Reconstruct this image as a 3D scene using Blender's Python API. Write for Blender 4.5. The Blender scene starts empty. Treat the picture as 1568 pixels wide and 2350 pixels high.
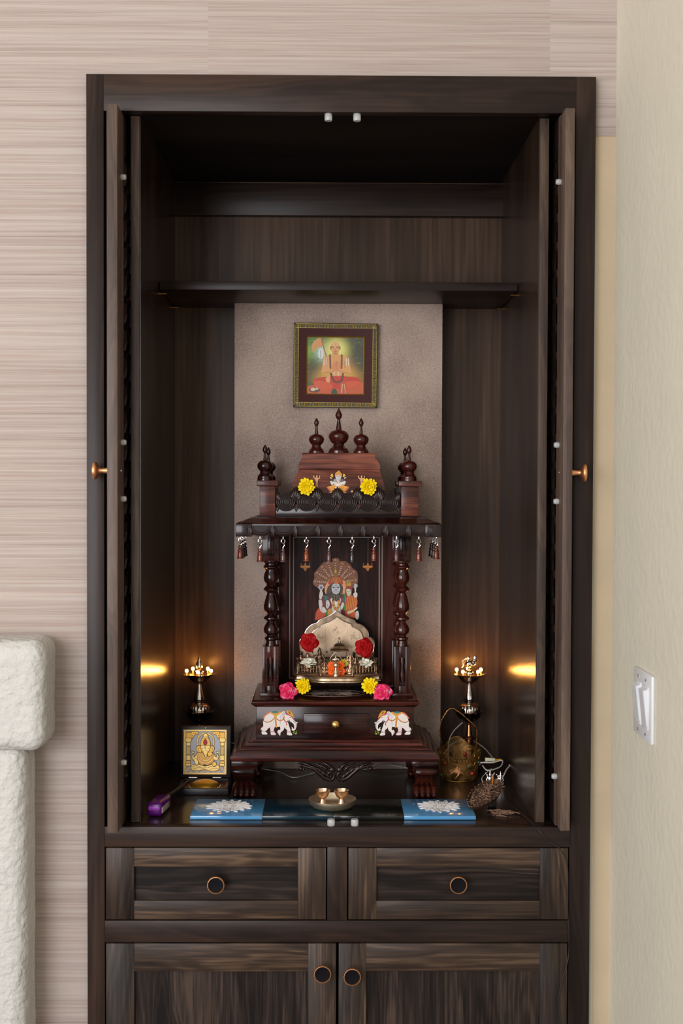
import bpy, bmesh, math, random
import numpy as np
from mathutils import Vector, Matrix
from mathutils import noise as mnoise
PI = math.pi
random.seed(7)
C = bpy.context.scene.collection
SC = bpy.context.scene

# ------------------------------------------------------------------ camera
F, YAW, PITCH, ROLL = 2842.9, .0088, -.0234, .0032
CAM = Vector((0, -2.22, 1.5))
_r = Vector((math.cos(YAW), -math.sin(YAW), 0)); _f = Vector((math.sin(YAW), math.cos(YAW), 0)); _u = Vector((0, 0, 1))
FW = _f*math.cos(PITCH) + _u*math.sin(PITCH); _u2 = _u*math.cos(PITCH) - _f*math.sin(PITCH)
RT = _r*math.cos(ROLL) + _u2*math.sin(ROLL); UP = _u2*math.cos(ROLL) - _r*math.sin(ROLL)
cd = bpy.data.cameras.new('camera'); cam = bpy.data.objects.new('camera', cd); C.objects.link(cam)
R3 = Matrix((RT, UP, -FW)).transposed().to_4x4()
cam.matrix_world = Matrix.Translation(CAM) @ R3
cd.sensor_fit = 'HORIZONTAL'; cd.sensor_width = 24.0; cd.lens = F/1568*24.0
cd.clip_start = .05; cd.clip_end = 60
cd.dof.use_dof = True; cd.dof.focus_distance = 2.52; cd.dof.aperture_fstop = 4.5
SC.camera = cam

# ------------------------------------------------------------------ world, lights, exposure
w = bpy.data.worlds.new('world'); SC.world = w; w.use_nodes = True
bg = w.node_tree.nodes['Background']; bg.inputs[0].default_value = (.86, .88, 1, 1); bg.inputs[1].default_value = .26
def area(name, loc, aim, sx, sy, power, col):
    l = bpy.data.lights.new(name, 'AREA'); l.shape = 'RECTANGLE'; l.size = sx; l.size_y = sy; l.energy = power; l.color = col
    o = bpy.data.objects.new(name, l); C.objects.link(o); o.location = loc
    o.rotation_euler = (Vector(aim) - Vector(loc)).to_track_quat('-Z', 'Y').to_euler(); return o
area('window_daylight', (-2.72, -2.6, 1.75), (.3, -.2, 1.5), 2.0, 1.7, 42, (1, .97, .94))
area('frontal_fill', (-1.75, -4.5, 1.6), (.05, .4, 1.45), 1.7, 2.0, 112, (.97, .97, 1))  # added fill from the front left to brighten the niche
SC.view_settings.view_transform = 'Standard'; SC.view_settings.look = 'None'
SC.view_settings.exposure = 0; SC.view_settings.gamma = 1; SC.view_settings.use_curve_mapping = False

# ------------------------------------------------------------------ helpers
def at(px, py, y):
    """point of the plane Y=y seen at photo pixel (px,py)"""
    d = FW*F + RT*(px-784) - UP*(py-1175)
    return CAM + d*((y-CAM.y)/d.y)
def AX(px, py, y): return at(px, py, y).x
def AZ(px, py, y): return at(px, py, y).z
def S(y): return (2.22+y)/F
def lin(c):
    c = [v/255 if max(c) > 1.001 else v for v in c]
    return tuple([(v/12.92 if v <= .04045 else ((v+.055)/1.055)**2.4) for v in c])
MATS = {}
def pbsdf(name):
    m = bpy.data.materials.new(name); m.use_nodes = True; return m, m.node_tree, m.node_tree.nodes['Principled BSDF']
def mat(name, col, rough=.5, metal=0, coat=0, bump=0, bscale=200, emit=None, es=0, trans=0, spec=None, var=0, vscale=40, alpha=None, ior=None, bd=.001):
    if name in MATS: return MATS[name]
    m, nt, b = pbsdf(name); c = lin(col)
    b.inputs['Base Color'].default_value = (*c, 1); b.inputs['Roughness'].default_value = rough; b.inputs['Metallic'].default_value = metal
    b.inputs['Coat Weight'].default_value = coat; b.inputs['Coat Roughness'].default_value = .08
    b.inputs['Transmission Weight'].default_value = trans
    if spec is not None: b.inputs['Specular IOR Level'].default_value = spec
    if ior: b.inputs['IOR'].default_value = ior
    if alpha is not None: b.inputs['Alpha'].default_value = alpha
    if emit: b.inputs['Emission Color'].default_value = (*emit, 1); b.inputs['Emission Strength'].default_value = es
    if bump or var:
        tc = nt.nodes.new('ShaderNodeTexCoord')
        if bump:
            n = nt.nodes.new('ShaderNodeTexNoise'); n.inputs['Scale'].default_value = bscale; n.inputs['Detail'].default_value = 4
            nt.links.new(tc.outputs['Object'], n.inputs['Vector'])
            bp = nt.nodes.new('ShaderNodeBump'); bp.inputs['Strength'].default_value = bump; bp.inputs['Distance'].default_value = bd
            nt.links.new(n.outputs['Fac'], bp.inputs['Height']); nt.links.new(bp.outputs['Normal'], b.inputs['Normal'])
        if var:
            n = nt.nodes.new('ShaderNodeTexNoise'); n.inputs['Scale'].default_value = vscale; n.inputs['Detail'].default_value = 5
            nt.links.new(tc.outputs['Object'], n.inputs['Vector'])
            r = nt.nodes.new('ShaderNodeValToRGB'); r.color_ramp.elements[0].position = .3; r.color_ramp.elements[1].position = .7
            r.color_ramp.elements[0].color = (*[v*(1-var) for v in c], 1); r.color_ramp.elements[1].color = (*[min(1, v*(1+var*.6)) for v in c], 1)
            nt.links.new(n.outputs['Fac'], r.inputs['Fac']); nt.links.new(r.outputs['Color'], b.inputs['Base Color'])
    MATS[name] = m; return m
def wood(name, axis, cols, rough=.35, coat=0., gs=7, bump=.15, pos=(.25, .5, .75), shift=0, spec=.5, figure=.5, fine=.42):
    if name in MATS: return MATS[name]
    m, nt, b = pbsdf(name); N = nt.nodes; L = nt.links
    tc = N.new('ShaderNodeTexCoord')
    def chain(sl, sa, scale, detail, dist):
        mp = N.new('ShaderNodeMapping'); s = [sa, sa, sa]; s['xyz'.index(axis)] = sl; mp.inputs['Scale'].default_value = s
        mp.inputs['Location'].default_value = (shift, shift*1.7, shift*.6)
        L.new(tc.outputs['Object'], mp.inputs['Vector'])
        n = N.new('ShaderNodeTexNoise'); n.inputs['Scale'].default_value = scale; n.inputs['Detail'].default_value = detail; n.inputs['Distortion'].default_value = dist
        L.new(mp.outputs['Vector'], n.inputs['Vector']); return n
    a = chain(.13, 1, gs, 3, .55); f = chain(.03, 1, gs*26, 4, .1)
    mx = N.new('ShaderNodeMath'); mx.operation = 'MULTIPLY_ADD'; L.new(f.outputs['Fac'], mx.inputs[0]); mx.inputs[1].default_value = fine
    sb = N.new('ShaderNodeMath'); sb.operation = 'MULTIPLY_ADD'; L.new(a.outputs['Fac'], sb.inputs[0]); sb.inputs[1].default_value = 1.0; sb.inputs[2].default_value = -fine/2
    L.new(sb.outputs[0], mx.inputs[2])
    # flowing cathedral figure
    wv = N.new('ShaderNodeMath'); wv.operation = 'MULTIPLY'; L.new(a.outputs['Fac'], wv.inputs[0]); wv.inputs[1].default_value = 85
    sn = N.new('ShaderNodeMath'); sn.operation = 'SINE'; L.new(wv.outputs[0], sn.inputs[0])
    ad = N.new('ShaderNodeMath'); ad.operation = 'MULTIPLY_ADD'; L.new(sn.outputs[0], ad.inputs[0]); ad.inputs[1].default_value = .09*figure; L.new(mx.outputs[0], ad.inputs[2])
    r = N.new('ShaderNodeValToRGB'); e = r.color_ramp.elements
    e[0].position = pos[0]; e[0].color = (*lin(cols[0]), 1); e[1].position = pos[2]; e[1].color = (*lin(cols[2]), 1)
    k = e.new(pos[1]); k.color = (*lin(cols[1]), 1)
    L.new(ad.outputs[0], r.inputs['Fac']); L.new(r.outputs['Color'], b.inputs['Base Color'])
    b.inputs['Roughness'].default_value = rough; b.inputs['Coat Weight'].default_value = coat; b.inputs['Coat Roughness'].default_value = .1
    b.inputs['Specular IOR Level'].default_value = spec
    bp = N.new('ShaderNodeBump'); bp.inputs['Strength'].default_value = bump; bp.inputs['Distance'].default_value = .0006
    L.new(f.outputs['Fac'], bp.inputs['Height']); L.new(bp.outputs['Normal'], b.inputs['Normal'])
    MATS[name] = m; return m

class MB:
    def __init__(s): s.v = []; s.f = []; s.m = []
    def add(s, vs, fs, mi=0, M=None):
        o = len(s.v)
        s.v += [(M @ Vector(p)) if M is not None else Vector(p) for p in vs]
        s.f += [[i+o for i in f] for f in fs]; s.m += [mi]*len(fs); return s
    def box(s, x0, x1, y0, y1, z0, z1, b=0, mi=0, M=None, seg=2):
        x0, x1 = sorted((x0, x1)); y0, y1 = sorted((y0, y1)); z0, z1 = sorted((z0, z1))
        bm = bmesh.new(); bmesh.ops.create_cube(bm, size=1)
        for v in bm.verts: v.co = Vector(((x0+x1)/2+v.co.x*(x1-x0), (y0+y1)/2+v.co.y*(y1-y0), (z0+z1)/2+v.co.z*(z1-z0)))
        if b: bmesh.ops.bevel(bm, geom=list(bm.edges), offset=b, segments=seg, affect='EDGES', profile=.5)
        bm.verts.index_update(); s.add([v.co.copy() for v in bm.verts], [[v.index for v in f.verts] for f in bm.faces], mi, M); bm.free(); return s
    def lathe(s, prof, c=(0, 0, 0), n=28, mi=0, M=None, lobes=0, lamp=0, lidx=()):
        vs = []; fs = []
        for i, (r, z) in enumerate(prof):
            for k in range(n):
                a = 2*PI*k/n; rr = r*(1+(lamp*math.cos(lobes*a) if i in lidx else 0))
                vs.append((c[0]+rr*math.cos(a), c[1]+rr*math.sin(a), c[2]+z))
        for i in range(len(prof)-1):
            for k in range(n): fs.append([i*n+k, i*n+(k+1) % n, (i+1)*n+(k+1) % n, (i+1)*n+k])
        if prof[0][0] > 1e-6: fs.append(list(range(n))[::-1])
        if prof[-1][0] > 1e-6: fs.append([(len(prof)-1)*n+k for k in range(n)])
        return s.add(vs, fs, mi, M)
    def tube(s, pts, r, n=8, closed=False, mi=0, M=None):
        pts = [Vector(p) for p in pts]; m = len(pts); rs = r if isinstance(r, (list, tuple)) else [r]*m
        vs = []; fs = []; nrm = None
        for i, p in enumerate(pts):
            if closed: t = pts[(i+1) % m]-pts[i-1]
            else: t = pts[min(i+1, m-1)]-pts[max(i-1, 0)]
            if t.length < 1e-12: t = Vector((0, 0, 1))
            t.normalize()
            if nrm is None:
                nrm = t.orthogonal().normalized()
            else:
                nrm = (nrm - t*nrm.dot(t)); nrm = nrm.normalized() if nrm.length > 1e-9 else t.orthogonal().normalized()
            bn = t.cross(nrm)
            for k in range(n):
                a = 2*PI*k/n; vs.append(p+(nrm*math.cos(a)+bn*math.sin(a))*rs[i])
        for i in range(m if closed else m-1):
            for k in range(n): fs.append([i*n+k, i*n+(k+1) % n, ((i+1) % m)*n+(k+1) % n, ((i+1) % m)*n+k])
        if not closed: fs.append(list(range(n))[::-1]); fs.append([(m-1)*n+k for k in range(n)])
        return s.add(vs, fs, mi, M)
    def prism(s, poly, y0, y1, mi=0, M=None):
        n = len(poly); vs = [(x, y0, z) for x, z in poly]+[(x, y1, z) for x, z in poly]
        fs = [list(range(n)), list(range(n, 2*n))[::-1]]+[[i, i+n, (i+1) % n+n, (i+1) % n] for i in range(n)]
        return s.add(vs, fs, mi, M)
    def sph(s, c, r, n=14, mi=0, M=None):
        if not isinstance(r, (list, tuple)): r = (r, r, r)
        k = max(4, n//2); vs = [(c[0], c[1], c[2]+r[2])]
        for i in range(1, k):
            t = PI*i/k
            for j in range(n):
                a = 2*PI*j/n; vs.append((c[0]+r[0]*math.sin(t)*math.cos(a), c[1]+r[1]*math.sin(t)*math.sin(a), c[2]+r[2]*math.cos(t)))
        vs.append((c[0], c[1], c[2]-r[2])); fs = [[0, 1+j, 1+(j+1) % n] for j in range(n)]
        for i in range(k-2):
            for j in range(n): fs.append([1+i*n+j, 1+(i+1)*n+j, 1+(i+1)*n+(j+1) % n, 1+i*n+(j+1) % n])
        e = len(vs)-1; o = 1+(k-2)*n; fs += [[o+j, e, o+(j+1) % n] for j in range(n)]
        return s.add(vs, fs, mi, M)
    def loft(s, levels, mi=0, M=None):
        """stack of rectangles (x0,x1,y0,y1,z)"""
        vs = []; fs = []
        for x0, x1, y0, y1, z in levels: vs += [(x0, y0, z), (x1, y0, z), (x1, y1, z), (x0, y1, z)]
        for i in range(len(levels)-1):
            for k in range(4): fs.append([i*4+k, i*4+(k+1) % 4, i*4+4+(k+1) % 4, i*4+4+k])
        fs.append([3, 2, 1, 0]); e = (len(levels)-1)*4; fs.append([e, e+1, e+2, e+3])
        return s.add(vs, fs, mi, M)
    def grid(s, P, mi=0, M=None):
        h = len(P); w_ = len(P[0]); vs = [p for row in P for p in row]
        fs = [[i*w_+j, i*w_+j+1, (i+1)*w_+j+1, (i+1)*w_+j] for i in range(h-1) for j in range(w_-1)]
        return s.add(vs, fs, mi, M)
    def build(s, name, mats, parent=None, loc=None, smooth=38, rot=None):
        if not isinstance(mats, (list, tuple)): mats = [mats]
        pl = WL.get(parent.name, Vector()) if parent else Vector()
        off = pl if loc is None else Vector()
        me = bpy.data.meshes.new(name); me.from_pydata([v-off for v in s.v], [], s.f)
        for m_ in mats: me.materials.append(m_)
        if len(mats) > 1: me.polygons.foreach_set('material_index', s.m)
        bm = bmesh.new(); bm.from_mesh(me); bmesh.ops.recalc_face_normals(bm, faces=bm.faces); bm.to_mesh(me); bm.free()
        if smooth:
            me.polygons.foreach_set('use_smooth', [True]*len(me.polygons)); me.set_sharp_from_angle(angle=math.radians(smooth))
        o = bpy.data.objects.new(name, me); C.objects.link(o)
        if loc is not None: o.location = Vector(loc)-pl
        if rot: o.rotation_euler = rot
        if parent: o.parent = parent
        WL[o.name] = Vector(loc) if loc is not None else (pl if parent else Vector())
        return o
WL = {}
def tag(o, label, cat, group=None):
    o['label'] = label; o['category'] = cat
    if group: o['group'] = group
    return o
def thing(name, label, cat, loc=(0, 0, 0), group=None):
    o = bpy.data.objects.new(name, None); o.empty_display_size = .05; C.objects.link(o); o.location = loc; WL[o.name] = Vector(loc)
    return tag(o, label, cat, group)
def struct(o): o['kind'] = 'structure'; return o
def solid(o, t, off=0):
    md = o.modifiers.new('solid', 'SOLIDIFY'); md.thickness = t; md.offset = off; return o
def arc(cx, cz, r, a0, a1, n, y=0, rz=None):
    rz = rz or r
    return [(cx+r*math.cos(a0+(a1-a0)*i/n), y, cz+rz*math.sin(a0+(a1-a0)*i/n)) for i in range(n+1)]
def cr(pts, n=6, closed=True):
    """Catmull-Rom through points"""
    out = []; m = len(pts)
    for i in range(m if closed else m-1):
        g = lambda k: np.array(pts[k % m] if closed else pts[min(max(k, 0), m-1)], float)
        p0, p1, p2, p3 = g(i-1), g(i), g(i+1), g(i+2)
        for k in range(n):
            t = k/n; out.append(tuple(.5*((2*p1)+(-p0+p2)*t+(2*p0-5*p1+4*p2-p3)*t*t+(-p0+3*p1-3*p2+p3)*t**3)))
    if not closed: out.append(tuple(pts[-1]))
    return out

# painted artworks: a colour per vertex of a fine flat grid, drawn from shapes
class Art:
    def __init__(s, x0, y0, zs, box, res=2.5, base=None):
        s.x0, s.y0, s.zs = x0, y0, zs; s.box = box; s.res = res
        bx0, by0, bx1, by1 = box; s.w = int((bx1-bx0)*res); s.h = int((by1-by0)*res)
        s.px = np.linspace(bx0, bx1, s.w); s.py = np.linspace(by0, by1, s.h)
        s.X, s.Y = np.meshgrid((s.px-x0)*zs, (s.py-y0)*zs)
        s.c = np.zeros((s.h, s.w, 3)); s.a = np.zeros((s.h, s.w)); s.hgt = np.zeros((s.h, s.w)); s.k = np.zeros((s.h, s.w), int)
        if base is not None: s.c[:] = lin(base); s.a[:] = 1
    def put(s, mask, col, k=None, hg=None, al=1.0):
        c = np.array(lin(col)); s.c[mask] = s.c[mask]*(1-al)+c*al; s.a[mask] = 1
        if k is not None: s.k[mask] = k
        if hg is not None: s.hgt[mask] = hg
    def inside(s, pts):
        m = np.zeros(s.X.shape, bool); n = len(pts)
        for i in range(n):
            x1, y1 = pts[i]; x2, y2 = pts[(i+1) % n]
            if y1 == y2: continue
            c = ((s.Y < y1) != (s.Y < y2)) & (s.X < (x2-x1)*(s.Y-y1)/(y2-y1)+x1); m ^= c
        return m
    def poly(s, pts, col, sm=True, out=None, ow=8, **kw):
        p = cr(pts, 5) if sm else pts; s.put(s.inside(p), col, **kw)
        if out: s.line(p+[p[0]], out, ow)
    def ell(s, cx, cy, rx, ry, col, rot=0, **kw):
        c, q = math.cos(rot), math.sin(rot); dx = s.X-cx; dy = s.Y-cy
        s.put(((dx*c+dy*q)/rx)**2+((-dx*q+dy*c)/ry)**2 < 1, col, **kw)
    def line(s, pts, col, wd=8, sm=False, **kw):
        if sm: pts = cr(pts, 6, False)
        m = np.zeros(s.X.shape, bool)
        for (x1, y1), (x2, y2) in zip(pts[:-1], pts[1:]):
            dx, dy = x2-x1, y2-y1; L = dx*dx+dy*dy+1e-9; t = np.clip(((s.X-x1)*dx+(s.Y-y1)*dy)/L, 0, 1)
            m |= (s.X-x1-t*dx)**2+(s.Y-y1-t*dy)**2 < (wd/2)**2
        s.put(m, col, **kw)
    def soft(s, cx, cy, rx, ry, col, st=1., p=1.):
        d = ((s.X-cx)/rx)**2+((s.Y-cy)/ry)**2; a = (np.exp(-d**p*1.6)*st)[..., None]; s.c = s.c*(1-a)+np.array(lin(col))*a
    def beads(s, pts, col, r, step, alt=None, sm=True, **kw):
        p = cr(pts, 8, False) if sm else [tuple(np.array(a_)+(np.array(b_)-np.array(a_))*t_/60) for a_, b_ in zip(pts[:-1], pts[1:]) for t_ in range(61)]; acc = 0; i = 0; last = p[0]
        for q in p:
            acc += math.dist(q, last); last = q
            if acc >= step: acc = 0; i += 1; s.ell(q[0], q[1], r, r, alt if alt and i % 2 else col, **kw)
    def blur(s, n=1):
        for _ in range(n):
            for A_ in (s.c,):
                A_[1:-1, 1:-1] = (A_[1:-1, 1:-1]*4+A_[:-2, 1:-1]+A_[2:, 1:-1]+A_[1:-1, :-2]+A_[1:-1, 2:])/8
    def hblur(s, n=1):
        for _ in range(n): s.hgt[1:-1, 1:-1] = (s.hgt[1:-1, 1:-1]*2+s.hgt[:-2, 1:-1]+s.hgt[2:, 1:-1]+s.hgt[1:-1, :-2]+s.hgt[1:-1, 2:])/6
    def mesh(s, name, mats, y, parent, rect=None, hs=0, tilt=0):
        bx0, by0, bx1, by1 = s.box; cx, cy = (bx0+bx1)/2, (by0+by1)/2
        if rect: X0, X1, Z0, Z1 = rect
        else: X0, X1, Z0, Z1 = AX(bx0, cy, y), AX(bx1, cy, y), AZ(cx, by1, y), AZ(cx, by0, y)
        xs = np.linspace(X0, X1, s.w); zs = np.linspace(Z1, Z0, s.h)
        XX, ZZ = np.meshgrid(xs, zs); YY = y-s.hgt*hs+tilt*(ZZ-Z0)
        use = s.a > 0; cell = use[:-1, :-1] & use[1:, :-1] & use[:-1, 1:] & use[1:, 1:]
        idx = -np.ones(s.X.shape, int); need = np.zeros(s.X.shape, bool)
        for d in ((0, 0), (1, 0), (0, 1), (1, 1)): need[d[0]:s.h-1+d[0], d[1]:s.w-1+d[1]] |= cell
        idx[need] = np.arange(need.sum())
        off = WL.get(parent.name, Vector()) if parent else Vector()
        co = np.stack([XX[need]-off.x, YY[need]-off.y, ZZ[need]-off.z], 1)
        ii, jj = np.nonzero(cell); fs = np.stack([idx[ii, jj], idx[ii+1, jj], idx[ii+1, jj+1], idx[ii, jj+1]], 1)
        me = bpy.data.meshes.new(name); me.from_pydata(co.tolist(), [], fs.tolist())
        at_ = me.color_attributes.new('Col', 'FLOAT_COLOR', 'POINT')
        cc = np.concatenate([s.c[need], np.ones((need.sum(), 1))], 1).astype(np.float32); at_.data.foreach_set('color', cc.ravel())
        for m_ in mats: me.materials.append(m_)
        me.polygons.foreach_set('material_index', np.minimum(s.k[ii, jj], len(mats)-1).astype(np.int32).tolist())
        me.polygons.foreach_set('use_smooth', [True]*len(fs))
        o = bpy.data.objects.new(name, me); C.objects.link(o)
        if parent: o.parent = parent
        WL[o.name] = off; return o
def vcol(name, rough=.4, metal=0., coat=0.):
    if name in MATS: return MATS[name]
    m, nt, b = pbsdf(name); a = nt.nodes.new('ShaderNodeAttribute'); a.attribute_name = 'Col'
    nt.links.new(a.outputs['Color'], b.inputs['Base Color']); b.inputs['Roughness'].default_value = rough; b.inputs['Metallic'].default_value = metal
    b.inputs['Coat Weight'].default_value = coat
    MATS[name] = m; return m

# ------------------------------------------------------------------ materials
ESP = [(27, 19, 17), (44, 33, 29), (66, 49, 40)]
ESPP = [(28, 21, 18), (60, 46, 37), (108, 86, 68)]; ESPD = [(22, 17, 15), (42, 33, 29), (76, 62, 54)]
WPD = wood('espresso_panel_across', 'x', ESPD, rough=.45, gs=9, shift=11, figure=1.2, spec=.2, fine=.55, pos=(.3, .5, .76))
WPDV = wood('espresso_panel_upright', 'z', ESPD, rough=.45, gs=12, shift=12, figure=.7, spec=.2, fine=.7, pos=(.3, .5, .74))
WH = wood('espresso_wood_across', 'x', ESP, rough=.36, spec=.2)
WV = wood('espresso_wood_upright', 'z', ESP, rough=.36, shift=3, spec=.22)
WP = wood('espresso_wood_open_grain', 'z', ESPP, rough=.42, gs=11, shift=1, figure=.7, spec=.3, fine=.62)
WPH = wood('espresso_wood_open_grain_across', 'x', ESPP, rough=.42, gs=11, shift=5, figure=.7, spec=.3, fine=.62)
WI = wood('espresso_wood_interior', 'z', [(25, 18, 14), (44, 32, 26), (66, 50, 40)], rough=.24, gs=6, shift=2, bump=.05, figure=.2)
WIB = wood('espresso_wood_interior_back', 'z', [(40, 30, 24), (68, 53, 43), (100, 79, 65)], rough=.3, gs=5, shift=8, bump=.05, figure=.2, spec=.16)
WIH = wood('espresso_wood_interior_across', 'x', [(24, 17, 14), (42, 30, 25), (60, 44, 36)], rough=.2, gs=6, shift=4, bump=.04, figure=.2)
WIT = wood('espresso_wood_matt_top', 'x', [(17, 12, 10), (28, 20, 17), (38, 28, 24)], rough=.75, gs=6, shift=4, bump=.04, figure=.2, spec=.15)
RW = [(24, 8, 6), (58, 22, 16), (104, 46, 32)]; RP = (.36, .5, .66)
RH = wood('rosewood_across', 'x', RW, rough=.25, coat=.2, gs=14, shift=1, bump=.05, spec=.25, pos=RP)
RV = wood('rosewood_upright', 'z', RW, rough=.25, coat=.2, gs=14, shift=2, bump=.05, spec=.25, pos=RP)
RD = wood('rosewood_dark_panel', 'z', [(18, 7, 5), (42, 17, 13), (82, 38, 28)], rough=.4, gs=12, shift=5, bump=.05, spec=.15, pos=RP)
RDH = wood('rosewood_dark_across', 'x', [(18, 6, 5), (42, 15, 11), (78, 32, 22)], rough=.22, coat=.18, gs=12, shift=6, bump=.05, spec=.2, pos=RP)
RL = wood('rosewood_light_across', 'x', [(54, 22, 16), (98, 48, 36), (140, 78, 58)], rough=.35, coat=.1, spec=.3, gs=14, shift=9, bump=.05, pos=RP)
EB = mat('dark_carved_wood', (38, 22, 19), rough=.28, spec=.3, coat=.22, var=.4, vscale=60)
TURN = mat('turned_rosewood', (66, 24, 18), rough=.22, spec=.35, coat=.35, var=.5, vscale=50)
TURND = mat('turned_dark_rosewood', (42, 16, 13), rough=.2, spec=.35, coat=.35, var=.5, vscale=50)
INLAY = mat('pale_inlay', (150, 132, 120), rough=.4)
SILVER = mat('antique_silver', (214, 192, 164), rough=.36, metal=1, var=.4, vscale=90, bump=.15, bscale=300)
SILVB = mat('bright_silver', (222, 214, 208), rough=.16, metal=1)
SILD = mat('tarnished_silver', (150, 126, 102), rough=.38, metal=1, var=.6, vscale=150)
SILP = mat('engraved_silver_plate', (216, 190, 162), rough=.42, metal=.75, var=.12, vscale=30, bump=.12, bscale=260)
BRASS = mat('brass', (190, 150, 84), rough=.25, metal=1)
BRASSP = mat('polished_pale_brass', (246, 228, 200), rough=.42, metal=1, var=.06, vscale=40)
GOLD = mat('gold_wire', (168, 128, 62), rough=.35, metal=1)
COPPER = mat('brushed_copper', (232, 168, 120), rough=.42, metal=1)
BLACK = mat('black_enamel', (13, 12, 18), rough=.6, spec=.12)
CHROME = mat('polished_chrome', (214, 206, 198), rough=.1, metal=1)
CHROMED = mat('smoked_chrome', (150, 128, 112), rough=.13, metal=1)
ACRYL = mat('clear_acrylic_bumper', (240, 240, 240), rough=.25, trans=.55)
ART = vcol('painted_artwork', rough=.38, coat=.2)
ARTG = vcol('gold_leaf_relief', rough=.32, metal=.35)
BULB = mat('lit_bulb', (255, 230, 200), emit=(1, .41, .08), es=190)
WHITEP = mat('white_plastic', (226, 228, 232), rough=.3)
CABLEW = mat('white_cable', (196, 192, 180), rough=.4)

def wallpaper():
    m, nt, b = pbsdf('grasscloth_wallpaper'); N = nt.nodes; L = nt.links
    tc = N.new('ShaderNodeTexCoord'); sx = N.new('ShaderNodeSeparateXYZ'); L.new(tc.outputs['Object'], sx.inputs[0])
    def M(op, a, b_=None, c=None):
        n = N.new('ShaderNodeMath'); n.operation = op
        for i, v in enumerate((a, b_, c)):
            if v is None: continue
            if isinstance(v, (int, float)): n.inputs[i].default_value = v
            else: L.new(v, n.inputs[i])
        return n.outputs[0]
    x0 = AX(478, 60, .02); wd = AX(1263, 60, .02)-x0
    strip = M('FLOOR', M('DIVIDE', M('SUBTRACT', sx.outputs[0], x0), wd))
    def nz(xs, zs, sc, det, offs):
        cb = N.new('ShaderNodeCombineXYZ'); L.new(M('MULTIPLY_ADD', sx.outputs[0], xs, M('MULTIPLY', strip, 7.3)), cb.inputs[0])
        L.new(M('MULTIPLY', strip, offs), cb.inputs[1]); L.new(M('MULTIPLY', sx.outputs[2], zs), cb.inputs[2])
        n = N.new('ShaderNodeTexNoise'); n.inputs['Scale'].default_value = sc; n.inputs['Detail'].default_value = det; n.inputs['Roughness'].default_value = .65
        L.new(cb.outputs[0], n.inputs['Vector']); return n.outputs['Fac']
    a = nz(.8, 125, 1.4, 6, 11.1); c = nz(5, 420, 1.0, 3, 5.7); d = nz(.5, 5, 1.0, 2, 3.1)
    r = N.new('ShaderNodeValToRGB'); e = r.color_ramp.elements
    e[0].position = .30; e[0].color = (*lin((134, 116, 108)), 1); e[1].position = .70; e[1].color = (*lin((200, 189, 183)), 1)
    k = e.new(.42); k.color = (*lin((170, 154, 147)), 1); k = e.new(.55); k.color = (*lin((188, 175, 168)), 1)
    L.new(M('ADD', M('MULTIPLY', a, .50), M('ADD', M('MULTIPLY', c, .36), M('MULTIPLY', d, .14))), r.inputs['Fac'])
    # reddish threads
    t = nz(1.6, 150, 1.3, 4, 8.8); tr = N.new('ShaderNodeMapRange'); L.new(t, tr.inputs[0]); tr.inputs[1].default_value = .56; tr.inputs[2].default_value = .72
    mx = N.new('ShaderNodeMix'); mx.data_type = 'RGBA'; L.new(M('MULTIPLY', tr.outputs[0], .5), mx.inputs[0]); L.new(r.outputs[0], mx.inputs[6]); mx.inputs[7].default_value = (*lin((178, 142, 130)), 1)
    L.new(mx.outputs[2], b.inputs['Base Color']); b.inputs['Roughness'].default_value = .8; b.inputs['Specular IOR Level'].default_value = .2
    bp = N.new('ShaderNodeBump'); bp.inputs['Strength'].default_value = .25; bp.inputs['Distance'].default_value = .001
    L.new(a, bp.inputs['Height']); L.new(bp.outputs[0], b.inputs['Normal']); return m
def weave():
    m, nt, b = pbsdf('diagonal_weave_wallpaper'); N = nt.nodes; L = nt.links
    tc = N.new('ShaderNodeTexCoord'); mp = N.new('ShaderNodeMapping'); mp.inputs['Scale'].default_value = (1, 1, 2.6); m0 = N.new('ShaderNodeMapping'); m0.inputs['Rotation'].default_value = (0, math.radians(-40), 0); L.new(tc.outputs['Object'], m0.inputs[0]); L.new(m0.outputs[0], mp.inputs[0])
    n = N.new('ShaderNodeTexNoise'); n.inputs['Scale'].default_value = 260; n.inputs['Detail'].default_value = 3; L.new(mp.outputs[0], n.inputs['Vector'])
    n2 = N.new('ShaderNodeTexNoise'); n2.inputs['Scale'].default_value = 5; n2.inputs['Detail'].default_value = 3; L.new(tc.outputs['Object'], n2.inputs['Vector'])
    ad = N.new('ShaderNodeMath'); ad.operation = 'MULTIPLY_ADD'; L.new(n.outputs['Fac'], ad.inputs[0]); ad.inputs[1].default_value = .8
    L.new(n2.outputs['Fac'], ad.inputs[2])
    sc = N.new('ShaderNodeMath'); sc.operation = 'MULTIPLY'; L.new(ad.outputs[0], sc.inputs[0]); sc.inputs[1].default_value = .55
    r = N.new('ShaderNodeValToRGB'); e = r.color_ramp.elements; e[0].position = .36; e[0].color = (*lin((134, 112, 102)), 1); e[1].position = .62; e[1].color = (*lin((202, 180, 166)), 1)
    L.new(sc.outputs[0], r.inputs['Fac']); L.new(r.outputs[0], b.inputs['Base Color']); b.inputs['Roughness'].default_value = .6
    bp = N.new('ShaderNodeBump'); bp.inputs['Strength'].default_value = .5; bp.inputs['Distance'].default_value = .0008
    L.new(n.outputs['Fac'], bp.inputs['Height']); L.new(bp.outputs[0], b.inputs['Normal']); return m
GRASS = wallpaper(); WEAVE = weave()
PLASTER = mat('orange_peel_plaster', (226, 220, 202), rough=.7, bump=.6, bscale=60, bd=.003, var=.03, vscale=9)
CREAM = mat('cream_primer', (200, 181, 152), rough=.65, bump=.25, bscale=60, var=.05, vscale=12)
CAULK = mat('pale_caulk', (214, 212, 196), rough=.7)

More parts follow.
